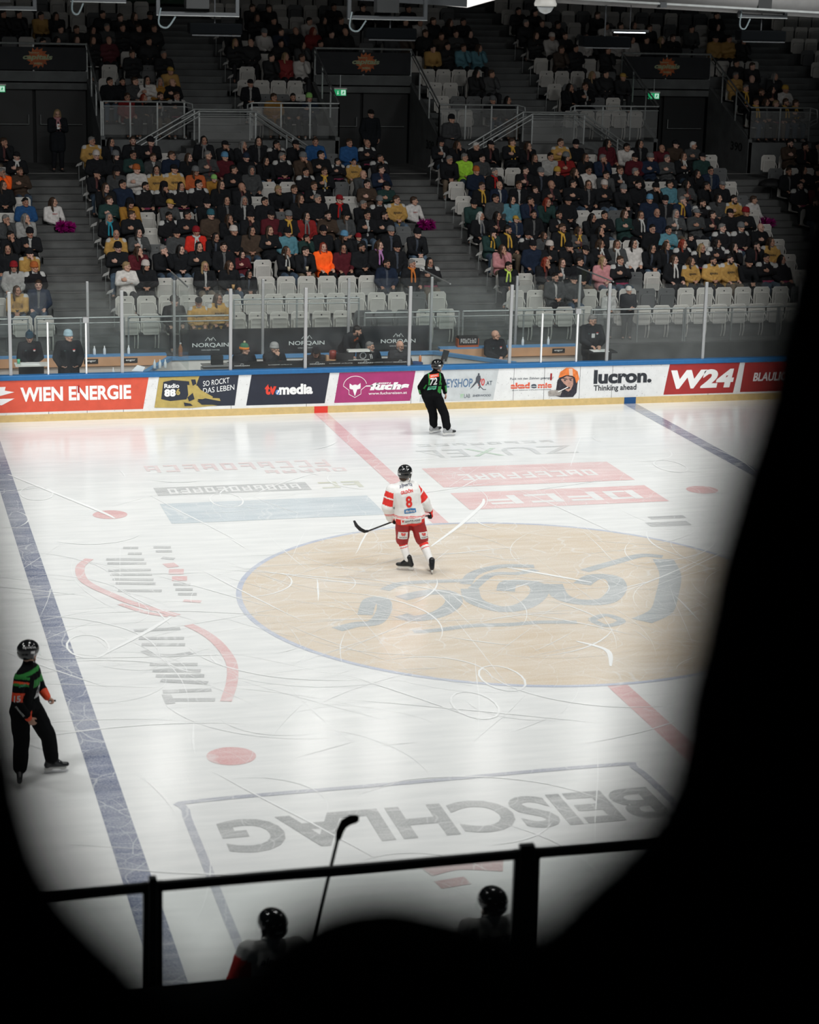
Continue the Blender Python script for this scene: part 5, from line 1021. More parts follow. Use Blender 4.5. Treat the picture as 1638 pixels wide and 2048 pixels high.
for k_, m_, rm_, pm2 in (('w', M_seatw, M_seatrim, M_seatpan), ('d', M_seatd, M_seatdrim, M_seatd)):
    SEAT[k_] = (sb_.mesh('seat_back_'+k_, [m_, M_rubber, rm_]), sp_.mesh('seat_pan_'+k_, [pm2, rm_]), sf_.mesh('seat_frame_'+k_, [rm_]))
SEATS = []
def seat(x, y, z, k_, label, group):
    b, p, f = SEAT[k_]; r = bpy.data.objects.new('stadium_seat', b); col.objects.link(r); r.location = (x, y, z); tag(r, label, 'seat', group)
    for n_2, me in (('seat_pan', p), ('frame', f)):
        o = bpy.data.objects.new(n_2, me); col.objects.link(o); o.parent = r
    return r
STF = MB(); STFC = {}
def bake(mb, me, M, mi):
    mb.add([M @ v.co for v in me.vertices], [tuple(p.vertices) for p in me.polygons], mi)
# block extents (seat area) for both tiers
def extents(t, k):
    if t == 'L': return [(-9, -5.55), (-4.05, 4.15), (5.7, 14.45), (15.55, 19)]
    if k < 4: return [(-9, -6.5), (-3.05, -.85), (.95, 3.2), (6.65, 8.85), (10.4, 12.9), (16.25, 18.0), (19.8, 22)]
    return [(-9, -.9), (.95, 8.85), (10.4, 18.0), (19.8, 22)]
UN = ['upper left block', 'upper block left of the first stair', 'upper block right of the first stair', 'upper block left of the second stair', 'upper block right of the second stair', 'upper block left of the third stair', 'upper corner block']
def bname(t, k, b):
    if t == 'L': return BLK['L'][b]
    return (['upper left block', 'upper first-stair left', 'upper first-stair right', 'upper second-stair left', 'upper second-stair right', 'upper third-stair left', 'upper corner block'][b] if k < 4 else BLK['U'][b])
occ = {}; far_people = []
counter = {}
for (t, k, b), ps in rows:
    y, z = LT(k) if t == 'L' else UT(k)
    for x, code in ps:
        occ.setdefault((t, k, b), []).append(x)
        nm = bname(t, k, b); key = (nm, k); counter[key] = counter.get(key, 0)+1
        rown = k+2 if t == 'L' else k+1
        if t == 'L' or k <= 1:
            spectator(code, x, y, z, '%s, %s, %s row up, %s along' % (describe(code), nm, ORD[rown], ORD[counter[key]]), 'spectators in the '+nm)
        else: far_people.append((code, x, y, z))
nseat = 0; stuff_seats = MB(); cnt = {}
for t, ks in (('L', range(-1, 10)), ('U', range(0, 12))):
    for k in ks:
        y, z = LT(k) if t == 'L' else UT(k)
        for b, (xa, xb) in enumerate(extents(t, k)):
            xs = sorted(occ.get((t, k, b), [])); edges = [xa]+xs+[xb]
            for x in xs: bake(stuff_seats, SEAT['w'][0], Matrix.Translation((x, y+.06, z)), 0); stuff_seats.box((x-.2, y-.30, z+.40), (x+.2, y+.12, z+.43), 0)
            for i in range(len(edges)-1):
                a = edges[i]+(.24 if i == 0 else .46); c = edges[i+1]-(.24 if i == len(edges)-2 else .46)
                if c < a-.02: continue
                n = int((c-a)/.49)+1; st = 0 if n == 1 else (c-a)/(n-1)
                if n > 1 and st > .55: st = .49; 
                for q in range(n):
                    x = a+q*st if n > 1 else (a+c)/2; d_ = CAM-V((x, y, z)); 
                    px = (V((x, y, z+.6))-CAM).dot(RX)/(V((x, y, z+.6))-CAM).dot(RZ)*4126+819; py = 1024-(V((x, y, z+.8))-CAM).dot(RY)/(V((x, y, z+.8))-CAM).dot(RZ)*4126
                    if px < -60 or px > 1700 or py < -60: continue
                    dk_ = 'd' if rc.random() < (.12 if t == 'L' else .3) else 'w'; nm = bname(t, k, b); rown = k+2 if t == 'L' else k+1
                    if nseat < 290 and (t == 'L' or k <= 3):
                        cc = cnt[(nm, rown)] = cnt.get((nm, rown), 0)+1; nseat += 1
                        seat(x, y, z, dk_, 'empty %s seat, %s, %s row up, %s empty one along' % ('dark grey' if dk_ == 'd' else 'white', nm, ORD[rown], ORD[cc]), 'empty seats in the '+nm)
                    else:
                        for me in SEAT[dk_][:2]: bake(stuff_seats, me, Matrix.Translation((x, y, z)), 1 if dk_ == 'd' else 0)
o = stuff_seats.build('seating', [M_seatw, M_seatd]); tag(o, 'rows of white and grey folding seats under and behind the spectators', 'seats', None, 'stuff')
# the most distant people, more than can be told apart one by one
lod = []
for kd, yw in POSES[:4]:
    F = seated(kd, yw); lod.append((F, F.body('far', .019, hands=False), F.jacket('far', voxel=.032, hem=-.1, d=.034), F.trousers('far', voxel=.035)))
fp = MB(); pal = {}
def pm(kind, c):
    key = (kind, c)
    if key not in pal: pal[key] = (len(pal), mat('far_%s_%d' % (kind, len(pal)), c, .8))
    return pal[key][0]
pm('skin', SKINS[1])
for code, x, y, z in far_people:
    F, b, j, tr = rc.choice(lod); M = Matrix.Translation((x, y, z)) @ Matrix.Rotation(rc.uniform(-.1, .2), 4, 'Z'); hd = code[1]
    bake(fp, b, M, pm('skin', rc.choice(SKINS))); bake(fp, j, M, pm('cloth', COL[code[0]][0])); bake(fp, tr, M, pm('cloth', (.014, .015, .018)))
    MH = M @ Matrix.Translation(F.head) @ F.H.to_4x4()
    if hd == 'bd': continue
    if hd[0] == 'B': bake(fp, HW['beanie'], MH, pm('cloth', HATC[hd[1]][0]))
    elif hd[0] == 'C': bake(fp, HW['cap'], MH, pm('cloth', HATC[hd[1]][0]))
    else: bake(fp, HW['long' if hd[0] == 'L' else 'short'], MH, pm('hair', HAIR[hd[1]][0]))
o = fp.build('crowd', [v[1] for v in pal.values()], None, True); tag(o, 'distant spectators seated high in the dark upper tier', 'crowd', None, 'stuff')

# ================================================================ figures on the ice and by the boards
def person(F, label, cat, name, skin=SKINS[0], voxel=.009, group=None, **kw):
    me = F.body(name+'_skin', voxel, **kw); o = link(name, me); o.color = (*skin, 1); return tag(o, label, cat, group)
def part(name, me, parent, c=None, M=None, label=None):
    o = link(name, me, parent)
    if c: o.color = (*c, 1)
    if M is not None: o.matrix_local = M
    if label: o['label'] = label
    return o
def HM(F): return Matrix.Translation(F.head) @ F.H.to_4x4()
def bvh(me): return BVHTree.FromPolygons([v.co for v in me.vertices], [p.vertices for p in me.polygons])
def wrap(me_target, parent, name, body, c, right, up, into, wd, ht, m_, bold=.02, off=.005, arch=0, shear=0, polys=None):
    """lay lettering (or polygons in 0..1) on a curved cloth"""
    bv = bvh(me_target); right = V(right).normalized(); up = V(up).normalized(); into = V(into).normalized(); c = V(c)
    if polys is None: vs, fs = text_geo(body, bold, shear)
    else:
        vs, fs = [], []
        for p in polys: fs.append(tuple(range(len(vs), len(vs)+len(p)))); vs += [(x, y, 0) for x, y in p]
    bm = bmesh.new(); bv_ = [bm.verts.new((u*wd, v*ht, 0)) for u, v, _ in vs]
    for f in fs:
        try: bm.faces.new([bv_[i] for i in f])
        except ValueError: pass
    bmesh.ops.triangulate(bm, faces=bm.faces)
    for _ in range(3):
        es = [e for e in bm.edges if e.calc_length() > .022]
        if not es: break
        bmesh.ops.subdivide_edges(bm, edges=es, cuts=1); bmesh.ops.triangulate(bm, faces=bm.faces)
    last = None
    for v in bm.verts:
        u, w_ = v.co.x/wd-.5, v.co.y/ht-.5; q = c+right*(u*wd)+up*(w_*ht+arch*(.25-u*u)*4)
        hit = bv.ray_cast(q-into*.35, into, .8)
        v.co = (hit[0]-into*off) if hit[0] else (q if last is None else q+into*((last-q).dot(into)))
        if hit[0]: last = v.co.copy()
    for f in bm.faces:
        f.normal_update()
        if f.normal.dot(into) > 0: f.normal_flip()
    me = bpy.data.meshes.new(name); bm.to_mesh(me); bm.free(); me.materials.append(m_); o = link(name, me, parent); return o
RECT = [[(0, 0), (1, 0), (1, 1), (0, 1)]]
M_helm = mat('helmet_black', (.008, .009, .010), .12, coat=.6); M_stick = mat('sticker_white', (.6, .6, .6), .4); M_visor = GLASS2
M_blade = mat('skate_steel', (.6, .6, .62), .2, metal=1); M_holder = mat('skate_holder', (.65, .65, .63), .35); M_boot = mat('skate_boot', (.010, .012, .014), .35)
def helmet(root, F, text=None, stripe=None, visor=True, dots=0):
    M = HM(F) @ Matrix.Scale(1.1, 4); B = Blob(); B.ell((0, .012, .045), (.106, .128, .105)); B.ell((0, .045, .0), (.098, .088, .075)); B.cap((-.096, .02, .02), .022, (-.092, .015, -.035), .016); B.cap((.096, .02, .02), .022, (.092, .015, -.035), .016)
    me = B.fuse('helmet', .008, [M_helm, mat('helmet_trim', (.02, .021, .023), .5)], 2, cls=lambda p: 1 if (abs(p.z-.055) < .006 and p.y > -.06) else 0); h = part('helmet', me, root, M=M)
    bv = bvh(me)
    if visor:
        m = MB(); n = 12; vs = []
        for z, r in ((.045, 1.0), (-.035, 1.02)):
            for i in range(n+1): a = math.pi*(1.12+.76*i/n); vs.append((.112*r*math.cos(a), .02+.145*r*math.sin(a), z))
        m.add(vs, [(i, i+1, n+2+i, n+1+i) for i in range(n)]); part('visor', m.mesh('visor', [M_visor], True), h)
    m = MB(); m.tube([(-.092, .0, -.03), (-.07, -.03, -.09), (-.02, -.07, -.125), (.02, -.07, -.125), (.07, -.03, -.09), (.092, .0, -.03)], .006, 6); part('chin_strap', m.mesh('chin_strap', [mat('strap', (.02, .02, .02), .7)]), h)
    for s in (-1, 1): wrap(me, h, 'sticker', '', (.1*s, .02, .035), (0, -s, 0), (0, 0, 1), (-s, 0, 0), .05, .025, M_stick, polys=RECT)
    wrap(me, h, 'sticker', '', (.035, .1, .01), (-1, 0, 0), (0, 0, 1), (0, -1, 0), .05, .02, M_stick, polys=RECT)
    if dots:
        rd = random.Random(4)
        for i in range(dots):
            a = rd.uniform(.3, 2.9); e = rd.uniform(.1, 1.1); d = V((math.cos(a)*math.cos(e), math.sin(a)*math.cos(e), math.sin(e))); wrap(me, h, 'air_vent', '', V((0, .01, .04))+d*.1, d.orthogonal(), d.cross(d.orthogonal()), -d, .014, .008, M_stick, polys=RECT)
    if text: wrap(me, h, 'lettering', text, (-.058, .034, .078), (-.68, -.73, .12), (.2, -.15, 1), (.83, -.5, -.35), .15, .026, M_stick, bold=.03)
    if stripe: wrap(me, h, 'sticker', '', (.035, -.1, .055), (1, 0, 0), (0, 0, 1), (0, 1, 0), .04, .03, stripe, polys=RECT)
    return h
def skate(root, ankle, fdir, sole_z=.075, boot=M_boot, toe=None, tilt=0, laces=False):
    ankle = V(ankle); f = V((fdir[0], fdir[1], 0)).normalized(); sd = V((-f.y, f.x, 0)); o = V((ankle.x, ankle.y, sole_z))+f*.04
    B = Blob(); z0 = .028
    B.cap((-.105, 0, z0+.01), .036, (.09, 0, z0), .034); B.cap((.09, 0, z0), .034, (.135, 0, z0-.002), .030); B.cap((-.10, 0, .03), .040, (-.065, 0, .12), .050); B.cap((-.02, 0, .10), .040, (.05, 0, .045), .036); B.cap((-.065, 0, .11), .048, (-.052, 0, .155), .052)
    me = B.fuse('skate_boot', .008, [boot, toe or boot], 2, cls=lambda p: 1 if p.x > .075 else 0)
    R = Matrix((( f.x, sd.x, 0), (f.y, sd.y, 0), (0, 0, 1))).to_4x4(); M = Matrix.Translation(o) @ R @ Matrix.Rotation(tilt, 4, 'Y')
    b = part('skate', me, root, M=M)
    m = MB(); m.prism([(-.125, .005), (.12, .005), (.135, -.02), (.09, -.045), (.04, -.022), (-.03, -.022), (-.07, -.045), (-.13, -.042), (-.14, -.01)], -.012, .012); part('blade_holder', m.mesh('blade_holder', [M_holder]), b)
    m = MB(); m.prism([(-.145, -.058), (-.13, -.042), (.13, -.042), (.155, -.05), (.15, -.062), (.12, -.074), (-.12, -.074)], -.0025, .0025); part('steel_blade', m.mesh('steel_blade', [M_blade]), b)
    if laces: 
        m = MB()
        for i in range(4): m.tube([(.045-.03*i, -.03, .075+.02*i), (.05-.03*i, 0, .09+.02*i), (.045-.03*i, .03, .075+.02*i)], .004, 5)
        part('laces', m.mesh('laces', [M_stick]), b)
    return b
def glove(root, wr, d, n, c1=M_red, c2=None, side=1):
    B = Blob(); hand_parts(B, wr, d, n, 1.0, side, 1.25, .0125); d = V(d).normalized(); B.cap(V(wr)-d*.08, .05, V(wr)+d*.02, .045); n = V(n).normalized()
    wr = V(wr); me = B.fuse('glove', .009, [c1, c2 or M_jblack, M_stick], 2, cls=lambda p: 1 if (p-wr).dot(n) > .012 else (0 if (p-wr).dot(d) < .09 else 0)); return part('hockey_glove', me, root)
def seg_t(p, a, b): ab = b-a; return (p-a).dot(ab)/ab.dot(ab), ((p-a)-ab*((p-a).dot(ab)/ab.dot(ab))).length
M_jw = mat('jersey_bright_white', (.80, .80, .79), .75, var=.04); M_jr = mat('jersey_red', (.70, .025, .018), .75, var=.06); M_pantr = mat('pants_red', (.34, .012, .014), .6, var=.12); M_navyl = mat('navy_print', (.02, .03, .10), .7); M_mblue = mat('patch_blue', (.02, .17, .42), .6)
# ---- player number 8
F = Fig(head=(-1.475, 1.62, 1.645), neck=(-1.49, 1.60, 1.50), sa=(-1.685, 1.63, 1.385), sb=(-1.335, 1.66, 1.42), ea=(-1.765, 1.62, 1.11), wa=(-1.66, 1.78, .87), eb=(-1.13, 1.68, 1.17), wb=(-1.035, 1.72, 1.01),
        ha=(-1.485, 1.62, .92), hb=(-1.285, 1.60, .92), ka=(-1.47, 1.72, .50), kb=(-1.145, 1.66, .50), aa=(-1.39, 1.62, .165), ab=(-1.045, 1.40, .165), ta=(-1.53, 1.68, .09), tb=(-1.02, 1.54, .09),
        H=Matrix.Rotation(math.radians(140), 3, 'Z') @ Matrix.Rotation(.12, 3, 'X'), da=(.5, .3, -.75), db=(.45, .1, -.9), na=(1, 0, .2), nb=(-.8, 0, -.4), ca=1.0, cb=.9, tha=1, thb=-1, w=1.12)
p8 = person(F, 'ice hockey player in white and red jersey number 8 on the centre circle', 'ice hockey player', 'hockey_player', voxel=.007, hands=False, feet=False)
def jc(p):
    for sh, el, wr in ((F.sa, F.ea, F.wa), (F.sb, F.eb, F.wb)):
        t, r = seg_t(p, sh, el)
        if r < .125 and -.05 < t < 1.05 and abs(p.x+1.49) > .20+max(0, .10-abs(t)): 
            if .12 < t < .92: return 0 if .44 < t < .52 else 1
    if p.z < .915 and abs(p.x+1.37) < .26: return 1
    if .965 < p.z < .978 or .945 < p.z < .955: return 1
    return 0
jm = F.jacket('game_jersey', d=.048, voxel=.011, hem=.012, mats=[M_jw, M_jr], cls=jc, cuff=.98, wr_=.006, sleeve=1.12); j = part('jersey', jm, p8)
IN = V((.06, 1, .05)); RT = V((1, -.04, .06)); UPV = V((-.13, .02, 1))
c8 = V((-1.435, 1.63, 1.23))
wrap(jm, j, 'number', '8', c8, RT+V((0, 0, .04)), UPV, IN, .105, .20, M_jr, bold=.035); wrap(jm, j, 'name_lettering', 'GILDÖN', c8+V((-.04, 0, .175)), RT+V((0, 0, .08)), UPV, IN, .21, .062, M_jr, bold=.035)
wrap(jm, j, 'sponsor_lettering', 'alperia', c8+V((-.045, 0, .245)), RT+V((0, 0, .05)), UPV, IN, .22, .06, M_navyl, bold=.01, shear=.25, arch=.02)
b_ = wrap(jm, j, 'blue_patch', '', c8+V((.025, 0, -.155)), RT+V((0, 0, .04)), UPV, IN, .20, .085, M_mblue, polys=[[(0, .1), (.5, 0), (1, .12), (.97, .9), (.5, 1), (.02, .92)]]); wrap(jm, b_, 'lettering', 'Marlene', c8+V((.025, 0, -.155)), RT+V((0, 0, .04)), UPV, IN, .16, .05, M_stick, off=.009, shear=.2)
b_ = wrap(jm, j, 'white_patch', '', c8+V((.05, 0, -.335)), RT+V((0, 0, .07)), UPV, IN, .34, .095, M_jw, off=.007, polys=RECT); wrap(jm, b_, 'lettering', 'SPARKASSE', c8+V((.07, 0, -.32)), RT+V((0, 0, .07)), UPV, IN, .26, .035, mat('print_grey', (.10, .10, .11), .7), off=.011); wrap(jm, b_, 'small_lettering', '', c8+V((.09, 0, -.365)), RT+V((0, 0, .07)), UPV, IN, .22, .014, mat('print_grey', (.10, .10, .11), .7), off=.011, polys=worn_strokes(16)); wrap(jm, b_, 'red_mark', '', c8+V((-.09, 0, -.335)), RT, UPV, IN, .04, .055, M_jr, off=.011, polys=[[(0, 1), (.3, 0), (.5, .5), (.7, 0), (1, 1), (.5, .8)]])
B = Blob()
for s, h, k in ((-1, F.ha, F.ka), (1, F.hb, F.kb)): B.cap(h+V((0, 0, .04)), .135, lerp(h, k, .45), .128); B.cap(lerp(h, k, .45), .130, lerp(h, k, .97), .112)
pm_ = B.fuse('hockey_pants', .012, [M_pantr], 2, .007, 8); pn = part('hockey_pants', pm_, p8)
for h, k, rx in ((F.ha, F.ka, -.02), (F.hb, F.kb, .035)):
    c = lerp(h, k, .72)+V((rx, 0, 0)); u_ = (h-k).normalized(); b_ = wrap(pm_, pn, 'white_patch', '', c, (1, -.1, 0), u_, (0, 1, 0), .155, .13, M_jw, polys=RECT)
    wrap(pm_, b_, 'red_mark', '', c+u_*.02, (1, -.1, 0), u_, (0, 1, 0), .075, .055, M_jr, off=.009, polys=[[(0, 1), (.3, 1), (.5, .8), (.7, 1), (1, 1), (1, .55), (0, .55)], [(0, .42), (1, .42), (.7, 0), (.5, .2), (.3, 0)]]); wrap(pm_, b_, 'lettering', 'WÜRTH', c-u_*.035, (1, -.1, 0), u_, (0, 1, 0), .125, .024, M_jblack, off=.009, bold=.02)
for k, a in ((F.ka, F.aa), (F.kb, F.ab)):
    B = Blob(); B.cap(k+(k-a).normalized()*.06, .088, lerp(k, a, .25), .078); B.cap(lerp(k, a, .25), .078, lerp(k, a, .92), .054)
    part('sock', B.fuse('sock', .010, [M_jw, M_jr], 2, .003, cls=lambda p, k=k, a=a: 1 if (.02 < seg_t(p, k, a)[0] < .05 or .15 < seg_t(p, k, a)[0] < .25 or .33 < seg_t(p, k, a)[0] < .36) else 0), p8)
skate(p8, F.aa, (-.9, .42), tilt=.0); skate(p8, F.ab, (.15, 1), tilt=.0)
glove(p8, F.wa, (.5, .3, -.75), (1, 0, .2), M_jr, M_jblack, 1); glove(p8, F.wb+V((.03, 0, -.02)), (.35, .1, -.95), (-.9, 0, -.3), M_jr, M_jblack, -1)
helmet(p8, F, dots=9); part('hair', HW['short'], p8, HAIR['b'][0], HM(F) @ Matrix.Translation((0, .012, -.035)))
def hstick(name, pts, blade, label, m_=None):
    m = MB(); m.tube(pts, .0145, 6); o = m.build(name, m_ or mat('stick_black', (.010, .010, .011), .4)); tag(o, label, 'hockey stick')
    m = MB(); n = len(blade); vs = []
    for (c, up, hw) in blade: c = V(c); up = V(up).normalized(); vs += [c+up*hw, c-up*hw]
    nrm = (V(blade[-1][0])-V(blade[0][0])).cross(V(blade[0][1])).normalized()*.005
    a = [v+nrm for v in vs]; b = [v-nrm for v in vs]; fs = []
    for i in range(n-1): fs += [(2*i, 2*i+1, 2*i+3, 2*i+2), (2*n+2*i+2, 2*n+2*i+3, 2*n+2*i+1, 2*n+2*i), (2*i, 2*i+2, 2*n+2*i+2, 2*n+2*i), (2*i+1, 2*n+2*i+1, 2*n+2*i+3, 2*i+3)]
    fs += [(0, 2*n, 2*n+1, 1), (2*n-2, 2*n-1, 4*n-1, 4*n-2)]
    m.add(a+b, fs); m.build('blade', mat('tape_black', (.008, .008, .009), .8), o); return o
hstick('hockey_stick', [(-.99, 1.86, .86), (-1.05, 1.86, .86), (-1.62, 1.85, .785), (-2.05, 1.76, .672)], [((-2.04, 1.76, .672), (.1, 0, 1), .018), ((-2.10, 1.77, .665), (.3, 0, 1), .027), ((-2.17, 1.79, .70), (.8, 0, .8), .030), ((-2.23, 1.82, .76), (1, 0, .45), .028), ((-2.262, 1.86, .835), (1, 0, .2), .016)], 'black hockey stick with curved blade held by player number 8')
# ---- officials on the ice: black and green shirts, black trousers
M_lg = mat('ref_green', (.015, .22, .03), .7); M_rb = mat('ref_black', (.0045, .005, .0058), .9, var=.2, spec=.1); M_ror = mat('ref_orange', (.75, .06, .01), .6); M_teal = mat('ref_teal', (.08, .42, .25), .6)
def official(F, label, cls, boot, toe, laces):
    o = person(F, label, 'referee', 'ice_hockey_linesman', voxel=.007, feet=False)
    jm = F.jacket('striped_shirt', d=.020, voxel=.011, hem=.03, mats=[M_rb, M_lg, M_ror], cls=cls, cuff=.96, wr_=.004); j = part('shirt', jm, o)
    t = F.trousers('black_trousers', d=.035, voxel=.012, ank=.86, mats=[M_rb], wr_=.008, flare=1.1); part('trousers', t, o)
    return o, jm, j
F = Fig(head=(1.945, 11.72, 1.50), neck=(1.885, 11.72, 1.37), sa=(1.705, 11.70, 1.27), sb=(2.02, 11.76, 1.285), ea=(1.575, 11.74, 1.055), wa=(1.655, 11.95, .89), eb=(2.085, 11.72, 1.11), wb=(2.15, 11.80, .91), ha=(1.74, 11.75, .87), hb=(1.93, 11.75, .87),
        ka=(1.915, 11.88, .47), kb=(2.125, 11.70, .46), aa=(1.935, 11.88, .165), ab=(2.155, 11.58, .165), ta=(2.05, 11.88, .09), tb=(2.30, 11.60, .09), H=Matrix.Rotation(math.radians(105), 3, 'Z') @ Matrix.Rotation(.08, 3, 'X'), da=(.5, .6, -.3), db=(.3, .15, -.95), nb=(-.8, 0, -.3), cb=.35, w=1.05)
def rc_(p, F=F):
    for sh, el, wr, sg in ((F.sa, F.ea, F.wa, -1), (F.sb, F.eb, F.wb, 1)):
        t, r = seg_t(p, sh, el); t2, r2 = seg_t(p, el, wr)
        if r2 < .09 and .05 < t2 < .8 and (p-lerp(el, wr, t2)).x*sg > .01: return 1
        if r < .1 and .05 < t < .95 and sg*(p.x-lerp(sh, el, t).x) < -.045 and t > .5: return 1
    x = (p.x-1.86-(1.2-p.z)*-.02)
    if abs(abs(x)-.125) < .016 and 1.12 < p.z < 1.36 and p.y < 11.75: return 1
    if .08 < x < .17 and .93 < p.z < 1.08: return 1
    return 0
r72, jm, j = official(F, 'linesman number 72 in green and black shirt, skating near the far boards', rc_, None, None, False)
IN = V((.1, 1, -.05)); RT = V((1, -.08, .05)); UP_ = V((.08, 0, 1))
b_ = wrap(jm, j, 'orange_patch', '', (1.855, 11.7, 1.315), RT+V((0, 0, .08)), UP_, IN, .215, .07, M_ror, polys=RECT); wrap(jm, b_, 'lettering', 'win2day', (1.855, 11.7, 1.315), RT+V((0, 0, .08)), UP_, IN, .17, .04, M_stick, off=.009)
wrap(jm, j, 'number', '72', (1.84, 11.7, 1.195), RT, UP_, IN, .165, .16, M_stick, bold=.03)
b_ = wrap(jm, j, 'teal_patch', '', (1.81, 11.7, 1.05), RT, UP_, IN, .2, .085, M_teal, polys=[[(0, 0), (.55, .2), (.7, 0), (.95, .1), (1, 1), (.1, .9)]]); wrap(jm, b_, 'lettering', '', (1.815, 11.7, 1.06), RT, UP_, IN, .15, .035, M_jblack, off=.009, polys=worn_strokes(6))
M_bw = mat('boot_silver', (.35, .36, .37), .35, var=.3, scale=30)
skate(r72, F.aa, (1, .25), boot=M_bw, toe=M_boot, tilt=-.1); skate(r72, F.ab, (1, .05), boot=M_bw, toe=M_boot)
helmet(r72, F, stripe=M_ror, dots=3)
F = Fig(head=(-8.235, -6.35, 1.60), neck=(-8.25, -6.35, 1.45), sa=(-8.36, -6.50, 1.345), sb=(-8.17, -6.20, 1.345), ea=(-8.41, -6.58, 1.07), wa=(-8.265, -6.50, .83), eb=(-8.10, -6.13, 1.10), wb=(-8.02, -6.24, .985), ha=(-8.36, -6.42, .90), hb=(-8.22, -6.26, .90),
        ka=(-8.35, -6.42, .50), kb=(-8.02, -6.24, .50), aa=(-8.385, -6.50, .165), ab=(-7.975, -6.22, .165), ta=(-8.40, -6.60, .09), tb=(-7.85, -6.22, .09), H=Matrix.Rotation(math.radians(118), 3, 'Z') @ Matrix.Rotation(.05, 3, 'X'), da=(.5, .2, -.85), db=(.7, .1, -.5), na=(.2, .9, 0), nb=(-.2, -.3, -.9), ca=.35, cb=1.1, tha=1, thb=1)
def lc_(p, F=F):
    t, r = seg_t(p, F.ea, F.wa); t0, r0 = seg_t(p, F.sa, F.ea); t3, r3 = seg_t(p, F.eb, F.wb)
    if r < .09 and t > .86: return 2
    if r3 < .09 and t3 > .45: return 2
    if r0 < .1 and .62 < t0 < .98 and p.x < F.sa.x+.06: return 2
    if r0 < .12 and (.16 < t0 < .24): return 2
    if r0 < .12 and (.24 < t0 < .34 or -.05 < t0 < .06): return 1
    if 1.18 < p.z < 1.28 and p.y > -6.45 and p.x > -8.3: return 1
    if 1.36 < p.z < 1.40: return 1
    return 0
l15, jm, j = official(F, 'linesman number 15 in black and green shirt, standing by the near blue line', lc_, None, None, True)
wrap(jm, j, 'number', '15', lerp(F.sa, F.ea, .8)+V((-.0, -.05, 0)), (.95, -.3, 0), (0, 0, 1), (.3, .95, 0), .075, .075, M_stick, bold=.03)
wrap(jm, j, 'sleeve_lettering', '', lerp(F.ea, F.wa, .48)+V((-.03, -.05, 0)), (F.wa-F.ea), (.8, 0, .55), (.3, .95, 0), .20, .028, M_stick, polys=worn_strokes(8))
b_ = wrap(jm, j, 'white_patch', '', (-8.12, -6.35, 1.12), (.5, .85, 0), (.15, 0, 1), (-.85, .5, 0), .2, .17, M_stick, polys=[[(.1, 0), (1, .2), (1, 1), (.4, .9)]]); wrap(jm, b_, 'lettering', '', (-8.11, -6.34, 1.13), (.5, .85, 0), (.15, 0, 1), (-.85, .5, 0), .12, .07, mat('print_grey', (.10, .10, .11), .7), off=.009, polys=worn_strokes(4))
wrap(jm, j, 'teal_lettering', '', (-8.33, -6.5, 1.27), (1, 0, .1), (0, 0, 1), (.1, 1, 0), .08, .025, M_teal, polys=worn_strokes(5))
skate(l15, F.aa, (-.1, -1), boot=M_boot); skate(l15, F.ab, (1, .02), boot=M_boot, laces=True)
helmet(l15, F, text='ŠKODA', dots=5)
wv = MB(); wv.cyl((0, 0, 0), (.055, 0, 0), .012); wv.tube([(-.03, 0, 0), (0, 0, 0)], .007); o = wv.build('whistle', M_helm, None, loc=(-7.975, -6.24, .935)); tag(o, 'small dark whistle held by linesman number 15', 'whistle')
# ---- people behind the far boards
def standing(**kw):
    J = dict(ha=(-.09, 0, .92), hb=(.09, 0, .92), ka=(-.10, -.02, .5), kb=(.10, -.02, .5), aa=(-.11, .02, .09), ab=(.11, .02, .09), ta=(-.13, -.11, .042), tb=(.13, -.11, .042), sa=(-.19, .0, 1.40), sb=(.19, .0, 1.40), neck=(0, .005, 1.45), head=(0, -.035, 1.585), ea=(-.25, .02, 1.12), eb=(.25, .02, 1.12), wa=(-.22, -.1, .90), wb=(.22, -.1, .90), da=(0, -.2, -1), db=(0, -.2, -1), na=(1, 0, 0), nb=(-1, 0, 0), yaw=0, pitch=.05); J.update(kw); return Fig(**J)
def clothed(F, loc, rz, label, cat, name, top, leg=(.013, .014, .017), hair=None, hat=None, skin=SKINS[0], scale=1, d=.034, hem=.12, extra=(), shoe=(.02, .02, .02), badge=False, group=None, mats=None, cls=None):
    r = person(F, label, cat, name, skin, .009, group); r.location = loc; r.rotation_euler = (0, 0, rz); r.scale = (scale,)*3
    jm = F.jacket('coat', d=d, voxel=.014, hem=hem, hood=True, mats=mats, cls=cls); j = part('jacket', jm, r, top)
    part('trousers', F.trousers('trousers', voxel=.016), r, leg); part('shoes', F.shoes('shoes'), r, shoe)
    if hair: part('hair', HW[hair[0]], r, HAIR[hair[1]][0], HM(F))
    if hat: part(hat[0], HW[hat[0]], r, hat[1], HM(F))
    for e in extra:
        if e == 'scarf': part('scarf', scarf_mesh(F), r, (.3, .3, .3))
        else: part(e, HW[e], r, (.16, .155, .15) if e == 'beard' else None, HM(F))
    if badge:
        c = lerp(F.neck, F.pel, .33)+F.rv*.10; wrap(jm, j, 'badge', '', c, F.rv, (0, 0, 1), (0, 1, 0), .05, .06, M_stick, polys=[[(0, 1), (1, 1), (1, .3), (.5, 0), (0, .3)]]); wrap(jm, j, 'badge_top', '', c+V((0, 0, .022)), F.rv, (0, 0, 1), (0, 1, 0), .05, .018, M_jr, off=.008, polys=RECT); wrap(jm, j, 'maker_mark', '', c-F.rv*.2, F.rv, (0, 0, 1), (0, 1, 0), .04, .015, mat('mark_teal', (.05, .12, .12), .6), polys=RECT)
    return r, jm, j
BL = (.012, .014, .017)
